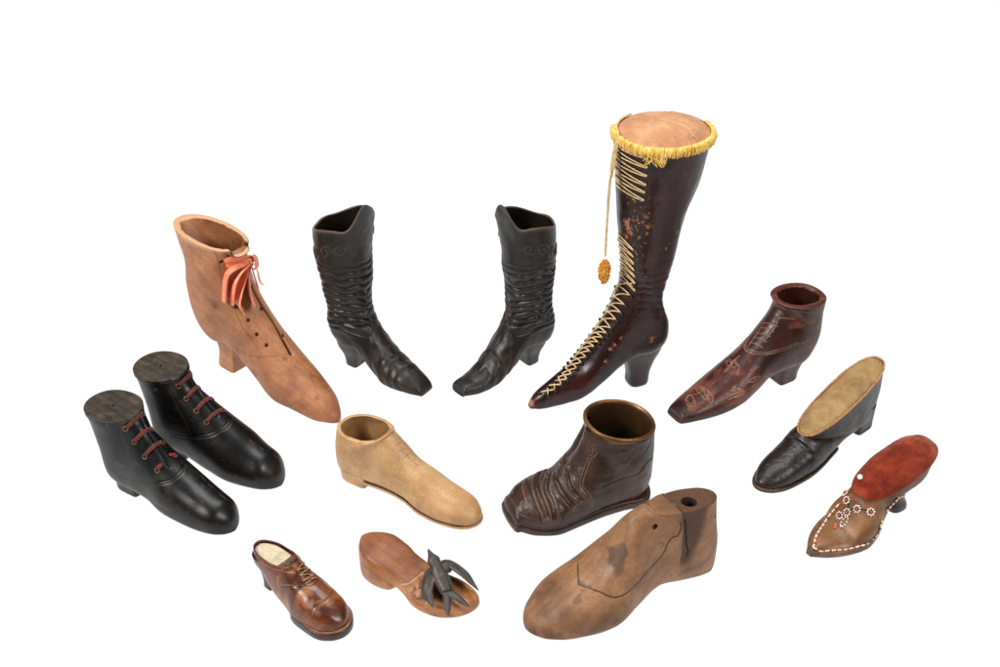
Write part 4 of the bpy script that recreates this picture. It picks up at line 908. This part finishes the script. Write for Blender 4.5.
    cm=surf('gold_cord',[K(86,56,30),K(120,84,46),K(146,108,64)],300,(.5,.7),.4,1500); t=MB(); t.tube(np.array([o+(o-ctr)/np.linalg.norm(o-ctr)*.5-[0,0,1.3] for o in O[::4]]),.75,8,closed=True); t.build('cushion_piping',cm,r)
# ================================================================== brown boot with brass ring
def brass_boot():
    d=DEC['brass']; r=thing('creased_baby_boot','chunky creased brown baby boot with squared toe and a round brass liner in its opening','boot',pose('brass'))
    m=surf('creased_brown_leather',[K(42,27,21),K(64,43,33),K(92,63,47)],36,(.34,.5),.3,420,coat=.12,coatr=.25,dark=K(20,10,8),light=K(150,112,88),wear=K(128,82,58),sheen=0.)
    b=body('brass',per=36,nth=330); P=b.P0
    for k,dp,w in (('folds1',1.35,2.3),('folds2',1.35,2.4),('folds3',1.0,2.0),('folds4',1.0,2.0)):
        L=b.groove(d[k],w,dp,0,.3); 
        f=b.field(L); b.disp+=1.0*np.exp(-((f-3.4)/1.8)**2); b.paint[...,1]=np.maximum(b.paint[...,1],.16*np.exp(-((f-3.0)/.9)**2))
    b.groove(d['cap'],.7,.9,0,.8); b.groove(d['cap2'],.5,.4,1,.3); b.groove(d['toe2'],.45,.35,1,.25); b.groove(d['back'],.7,.7,0,.7); b.groove(d['flap2'],.5,.5,0,.6)
    L=b.line(d['flap'])[0]; f=b.field(L); b.disp+=.0; b.groove(None,.5,.8,0,.5,poly=L); b.paint[...,1]=np.maximum(b.paint[...,1],.35*np.exp(-((f-1.1)/.5)**2))
    for i in range(12):
        t=i/11; Lc=b.line(d['cap2'])[0]; 
    b.disp+=(fbm(P/13,3,7)-.5)*2.4+(fbm(P/4,3,3)-.5)*.5
    # gaping lacing opening at the front: dark hollow between the tongue flaps
    T=(b.T[None]+.5)%1-.5; U=b.U[:,None]; gap=np.clip((U-.52)/.14,0,1)**1.5*np.exp(-((T+.05)/.028)**2); b.disp-=gap*6.5; b.paint[...,0]=np.maximum(b.paint[...,0],np.clip(gap*1.6,0,1)); 
    ro=np.clip((U-.4)/.1,0,1)*np.exp(-((T-.02)/.022)**2); b.disp+=ro*1.8
    b.mesh('upper',m,r,cap1=False)
    sm=surf('dark_welt_leather',[K(40,24,19),K(64,40,30),K(92,60,44)],60,(.35,.5),.35,700,coat=.15)
    slab('sole',sm,r,b,0,4,.98,1.6,-.2,5.2,-10,.7,minz=0)
    slab('midsole',m,r,b,0,4,.98,.5,5.3,7.6,-8.5,.6,minz=0)
    # brass liner cup
    bm=surf('aged_brass',[K(108,78,50),K(132,98,64),K(152,118,80)],30,(.36,.48),.03,600,metal=.8,dark=K(30,18,10),deep=K(26,15,9),wear=K(70,40,24),spec=.5)
    O=b.P0[-1]; c=O.mean(0); up=np.cross(O[80]-c,O[0]-c); up/=np.linalg.norm(up); up=up*np.sign(up[2]); R=np.linalg.norm(O-c,axis=1); 
    th_=np.linspace(0,2*np.pi,len(O),endpoint=False); rows=[];pr=[]
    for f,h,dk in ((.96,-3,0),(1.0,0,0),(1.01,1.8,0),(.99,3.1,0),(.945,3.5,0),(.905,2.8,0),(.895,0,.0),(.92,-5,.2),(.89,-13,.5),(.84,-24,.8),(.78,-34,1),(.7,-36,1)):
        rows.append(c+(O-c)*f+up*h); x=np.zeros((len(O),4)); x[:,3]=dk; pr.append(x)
    q=MB(); q.grid(np.array(rows),paint=np.array(pr),cap1=True); q.build('brass_liner',bm,r)
# ================================================================== hinged wooden last
def last_form():
    d=DEC['last']; r=thing('shoe_last','large worn wooden shoe last with a round hole in its top and grey stain','shoe last',pose('last'))
    m=surf('worn_last_wood',[K(112,80,54),K(150,110,77),K(172,131,94)],40,(.45,.62),.25,700,grain=20,dark=K(26,16,12),light=K(196,156,116),wear=K(74,46,32),gamt=.16,gcol=K(88,56,36),coat=.05,spots=(40,.63,K(84,54,38),.6))
    b=body('last',per=46,nth=460); P=b.P0; z=P[...,2]
    b.disp+=(fbm(P/28,2,8)-.5)*1.6+(fbm(P/6,2,1)-.5)*.2
    # flat cut faces of the top block
    b.groove(LASTCUT1[:3],.5,1.0,0,1.1,smooth=False); b.groove(LASTCUT1[2:],.5,1.0,0,1.1); b.groove(LASTCUT2,.55,1.2,0,1.1,smooth=False); b.groove(LASTCUT3,.5,.8,0,1.0,smooth=False)
    for uv,rd in LASTHOLES: b.spot(uv,rd,3.,0,1.3,3.5)
    b.spot(LASTSTAIN,8.5,0,0,.0,1)
    p,_=b.at(*LASTSTAIN); dd=np.linalg.norm((P-p)*[1,1,1],axis=-1)*(1+1.5*(fbm(P/9,3,3)-.5)); st=1/(1+np.exp((dd-9.5)*1.1)); b.paint[...,2]=np.maximum(b.paint[...,2],st*.55); b.paint[...,3]=0; b.paint[...,0]=np.maximum(b.paint[...,0],st*.3)
    # darkened V-shaped block behind the hinge cut
    v=DARKV(b); b.paint[...,2]=np.maximum(b.paint[...,2],v*.9); b.disp-=v*.8
    hl=np.clip((12-z)/7,0,1)*(P[...,0]<52); b.paint[...,2]=np.maximum(b.paint[...,2],hl*.7)
    tp=np.clip((P[...,0]-128)/20,0,1)*np.clip(fbm(P/9,3,2)*2-.6,0,1); b.paint[...,2]=np.maximum(b.paint[...,2],tp*.6)
    b.mesh('last_body',m,r)
    # top face with the real drilled hole: rings from hole edge to outline, then down the bore
    O=b.P[-1]; c=O.mean(0); up=np.array([(b.S[-1][3]-b.S[-1][1])*0,0,1.]); hc=np.array(HOLE); n=len(O); 
    nrm=np.cross(O[n//4]-c,O[0]-c); nrm/=np.linalg.norm(nrm); nrm*=np.sign(nrm[2]); zp=lambda x,y: c[2]-((x-c[0])*nrm[0]+(y-c[1])*nrm[1])/nrm[2]
    dirs=O-np.array([hc[0],hc[1],0]); ang=np.arctan2(dirs[:,1],dirs[:,0]); rad=6.6
    E=np.stack([hc[0]+rad*np.cos(ang),hc[1]+rad*.92*np.sin(ang),0*ang],1); E[:,2]=zp(E[:,0],E[:,1])+.9
    rows=[O*1.0]; pr=[np.zeros((n,4))]
    for t in np.linspace(0,1,12): 
        q=O*(1-t)+E*t; q[:,2]=zp(q[:,0],q[:,1])+.9*min(1,t*6+.3)+(fbm(q/5,2,3)-.5)*.3; rows.append(q); x=np.zeros((n,4)); x[:,2]=.78; pr.append(x)
    for h,k in ((-.4,.97),(-2,.95),(-8,.93),(-22,.92)):
        q=E.copy(); q[:,0]=hc[0]+(E[:,0]-hc[0])*k; q[:,1]=hc[1]+(E[:,1]-hc[1])*k; q[:,2]+=h; rows.append(q); x=np.zeros((n,4)); x[:,2]=1; x[:,0]=.3 if h>-3 else .9; pr.append(x)
    G=np.array(rows); Pn=np.array(pr)
    # hinge cut runs across the top face too
    cutx=CUTX(G); Pn[...,0]=np.maximum(Pn[...,0],cutx*1.1)
    mid=G[...,0]>HINGEX; Pn[...,2]=np.where(mid&(Pn[...,2]<.9),.12,Pn[...,2])
    q=MB(); q.grid(G,paint=Pn,cap1=True); q.build('top_block',m,r)
# ================================================================== pale wooden shoe
def pale_shoe():
    d=DEC['pale']; r=thing('pale_wooden_shoe','smooth pale blond wooden shoe with round open top, thin dark sole line and pencilled laces','wooden shoe',pose('pale'))
    m=surf('pale_wood',[K(170,130,88),K(196,158,114),K(212,178,134)],45,(.42,.56),.1,700,grain=9,dark=K(84,64,46),light=K(150,134,110),wear=K(150,106,66),deep=K(120,74,34),gamt=.22,scr=.3,spots=(70,.62,K(168,128,86),.45),gcol=K(164,118,72),coat=.05,coatr=.4)
    b=body('pale'); P=b.P0; 
    for k,uv in d.items(): b.groove(uv,.38,.25,0,.5 if k=='c' else .42,smooth=k=='c')
    gr=fbm(P/8,3,5); reg=np.exp(-((P[...,0]-60)/16)**2)*np.clip((P[...,2]-35)/10,0,1); b.paint[...,1]=np.maximum(b.paint[...,1],reg*np.clip(gr-.4,0,1)*1.3)
    low=np.clip((16-P[...,2])/14,0,1); b.paint[...,2]=np.clip(low*.5*fbm(P/10,2,4)*1.6,0,1); b.disp+=(fbm(P/24,2,8)-.5)*1.1
    b.mesh('shoe_body',m,r,shell=(3.6,.70))
    lm=surf('dark_sole_line',[K(74,52,36),K(96,70,48),K(116,88,62)],60,(.5,.6),.1,700)
    slab('sole_seam',lm,r,b,0,27,.98,.35,1.7,2.4,None,.15,minz=.3)
    slab('sole',m,r,b,0,25,.975,.8,-.4,1.7,None,.4,minz=0)
    heel('heel',m,r,[[11,-7,27,17.6],[5,-6.5,26,17],[0,-6,26,17]],nf=10)
# ================================================================== brown leather mule
def mule():
    d=DEC['mule']; r=thing('miniature_oxford_mule','small polished two tone brown leather laced mule with thick sole and pale insole','miniature shoe',pose('mule'))
    m=surf('polished_brown_leather',[K(56,26,16),K(104,54,31),K(150,90,55)],34,(.24,.38),.12,480,coat=.3,coatr=.16,dark=K(34,14,9),light=K(196,140,92),wear=K(176,112,66))
    b=body('mule',per=34); P=b.P0
    for k,w,dp,ch,a in (('seam1',.3,.25,1,.45),('seam2',.3,.25,0,.5),('top1',.3,.2,0,.5),('top2',.3,.2,1,.4),('cap',.6,.3,0,.6),('cap2',.3,.2,1,.4),('gap',1.1,1.0,0,1.0)): b.groove(d[k],w,dp,ch,a)
    b.paint[...,2]=np.clip((fbm(P/8,3,5)-.56)*2.4,0,.7)*(P[...,0]>30)
    tone=np.exp(-((P[...,0]-50)/5)**2)*(P[...,2]<32)+np.clip((P[...,0]-80)/5,0,1); b.paint[...,0]=np.maximum(b.paint[...,0],np.clip(tone,0,1)*.6*(.6+.4*fbm(P/3,2,1)))
    L=b.line(d['cap'])[0]
    b.disp+=(fbm(P/9,2,3)-.5)*.8; b.disp+=.25*(b.paint[...,1]*0)
    b.mesh('upper',m,r,shell=(1.2,.83))
    im=surf('cream_insole',[K(176,158,134),K(204,190,166),K(216,204,184)],90,(.7,.85),.25,1100,wear=K(150,120,90),spots=(130,.62,K(160,136,106),.5))
    b.lid('insole',im,r,h=.6,inset=1.3,lift=-2.6,noise=.3,thick=6)
    sm=surf('dark_stacked_sole',[K(40,20,15),K(62,34,25),K(84,50,36)],80,(.3,.45),.25,900,coat=.2)
    slab('sole',sm,r,b,0,46,.99,2.2,-.3,6.4,None,.6,minz=0)
    wm=surf('welt_stitching',[K(120,76,50),K(150,104,72),K(170,124,90)],200,(.5,.6),.3,1500)
    o,G=slab('welt',wm,r,b,0,46,.99,1.4,6.5,7.4,None,.3,minz=0)
    heel('heel',sm,r,[[32,-6,20,11.5],[24,-5,18,10],[16,-1,14,7.6],[6,1,13,7],[0,1,13.5,7.4]],nf=6,nth=64)
    lm=surf('tan_lace',[K(150,104,62),K(186,140,92),K(206,166,120)],300,(.5,.7),.5,1600)
    em=surf('dark_eyelet',[K(26,14,10),K(34,20,14),K(46,28,20)],200,(.3,.5),.05)
    E=d['eye']; B=d['eyeb']
    for e,q in zip(E,B):
        for x in (e,q):
            p,n=b.at(*x,.1); t=MB(); t.torus(p,n,.8,.3,14,6); t.build('eyelet',em,r)
    t=MB()
    for k in range(4):
        for a,c in ((E[k],B[k]),)+(((E[k],B[k+1]),) if k<3 else ()):
            dv=((c[1]-a[1]+.5)%1)-.5; t.tube([b.at(a[0]+(c[0]-a[0])*s,a[1]+dv*s,.3+.7*math.sin(math.pi*s))[0] for s in np.linspace(0,1,12)],.42,7)
    t.build('lace',lm,r)
    t=MB(); L=d['cap']; 
    for s in np.linspace(0.02,.98,22):
        x=s*(len(L)-1); i=min(int(x),len(L)-2); f=x-i; u=L[i][0]*(1-f)+L[i+1][0]*f; v=L[i][1]*(1-f)+L[i+1][1]*f
        for du in (-.007,.007): p,n=b.at(u+du,v,.08); t.blob(p,.28,n,4,6)
    t.build('punched_trim',em,r)
# ================================================================== wooden clog with swallow
def clog():
    d=DEC['clog']; r=thing('wooden_clog','flat pointed wooden clog with a dark carved swallow perched on its front','wooden clog',pose('clog'))
    m=surf('orange_clog_wood',[K(132,84,48),K(180,120,70),K(206,150,98)],40,(.34,.5),.14,700,grain=17,dark=K(54,28,20),light=K(196,170,130),wear=K(104,52,36),gamt=.4,gcol=K(120,66,34),coat=.18,coatr=.3)
    b=body('clog',per=34); P=b.P0; top=b.N[...,2]
    b.groove([(.30,.155),(.30,.08),(.30,0),(.30,-.08),(.30,-.155)] if 0 else d['line'],.5,.3,1,.8)
    x=P[...,0]; b.paint[...,2]=np.clip((46-x+ (fbm(P/6,2,3)-.5)*4)/3,0,1)*np.clip((b.N[...,2]-.35)*4,0,1)*.5
    pat=np.clip((x-46)/3,0,1)*np.clip((66-x)/8,0,1)*(b.N[...,2]>.5); b.paint[...,0]=np.maximum(b.paint[...,0],pat*np.clip((fbm(P/3.2,3,9)-.42)*5,0,1)*.65); b.disp-=pat*np.clip((fbm(P/3.2,3,9)-.42)*4,0,1)*.5
    b.disp+=(fbm(P/16,2,8)-.5)*.8
    b.mesh('clog_sole',m,r,cap1=True)
    sm=surf('bird_slate_paint',[K(52,46,42),K(74,66,60),K(98,87,78)],70,(.4,.55),.3,700,dark=K(20,16,15),light=K(120,108,98),wear=K(96,66,52),coat=.08)
    t=MB()
    def loftp(pts,rad,flat,nrm=(0,0,1),n=16): t.tube(cr(pts,6),np.interp(np.linspace(0,1,(len(pts)-1)*6+1),np.linspace(0,1,len(rad)),rad),n,flat=(np.array(nrm,float),flat))
    B=BIRD
    hd=np.array(B['head']); bd=np.array(B['body']); rp=np.array(B['rump']); bk=np.array(B['beak'])
    loftp([bk,bk*.45+hd*.55,hd,hd*.55+bd*.45+[0,0,.5],bd,rp,rp*1.12-bd*.12],[.6,2.6,5.2,4.6,6.8,5.4,3.4],.85)
    def plate(pts,wd,th,nrm):
        Pp=cr(pts,8); w=np.interp(np.linspace(0,1,len(Pp)),np.linspace(0,1,len(wd)),wd); t.tube(Pp,w,18,flat=(np.array(nrm,float),th))
    ls,lm,lt=[np.array(B[k]) for k in('ls','lm','lt')]; rs,rm_,rt=[np.array(B[k]) for k in('rs','rm','rt')]
    plate([bd*.5+ls*.5,ls,lm,lt*.6+lm*.4,lt],[4.2,6.4,5.4,3.0,.5],.32,(-.2,-.6,.8)); plate([bd*.5+rs*.5,rs,rm_,rt*.55+rm_*.45,rt],[4.2,6.8,5.8,3.2,.5],.32,(.1,.45,.85))
    for q in ('t1','t2'):
        e=np.array(B[q]); plate([rp,rp*.6+e*.4+[0,0,.6],rp*.3+e*.7,e],[4.2,3.4,2.6,.5],.42,(.2,0,1))
    # a short plug roots the bird in the clog
    t.tube([bd+[0,0,-3],bd+[3,0,-20]],3.6,12)
    for (c0,c1,c2,sg) in ((ls,lm,lt,-1),(rs,rm_,rt,1)):   # raised flight feathers
        for k in range(4):
            f=(k-1.5)*.9; off=np.array([.9,-.35*sg,0])*f*1.6; t.tube(cr([c0*.7+c1*.3+off+[0,0,1.6],c1+off*.9+[0,0,1.7],c2*.7+c1*.3+off*.5+[0,0,1.1],c2*.93+c1*.07],6),np.linspace(.75,.35,19),6)
    o=t.build('swallow',sm,r); md=o.modifiers.new('fuse','REMESH'); md.mode='VOXEL'; md.voxel_size=.00038; md.use_smooth_shade=True
    s2=o.modifiers.new('soft','SMOOTH'); s2.iterations=2; s2.factor=.5
setting(); tan_boot(); black_shoe('blk','front black wooden shoe of the pair, its lowest red lace broken off',0); black_shoe('blk2','rear black wooden shoe of the pair, partly behind its twin, all red laces whole',1)
ruffled('rufL','dark ruffled boot pointing right, beside the tan boot'); ruffled('rufR','dark ruffled boot pointing left, beside the tall oxblood boot')
tall_boot(); red_boot(); slipper(); beaded(); brass_boot(); last_form(); pale_shoe(); mule(); clog()
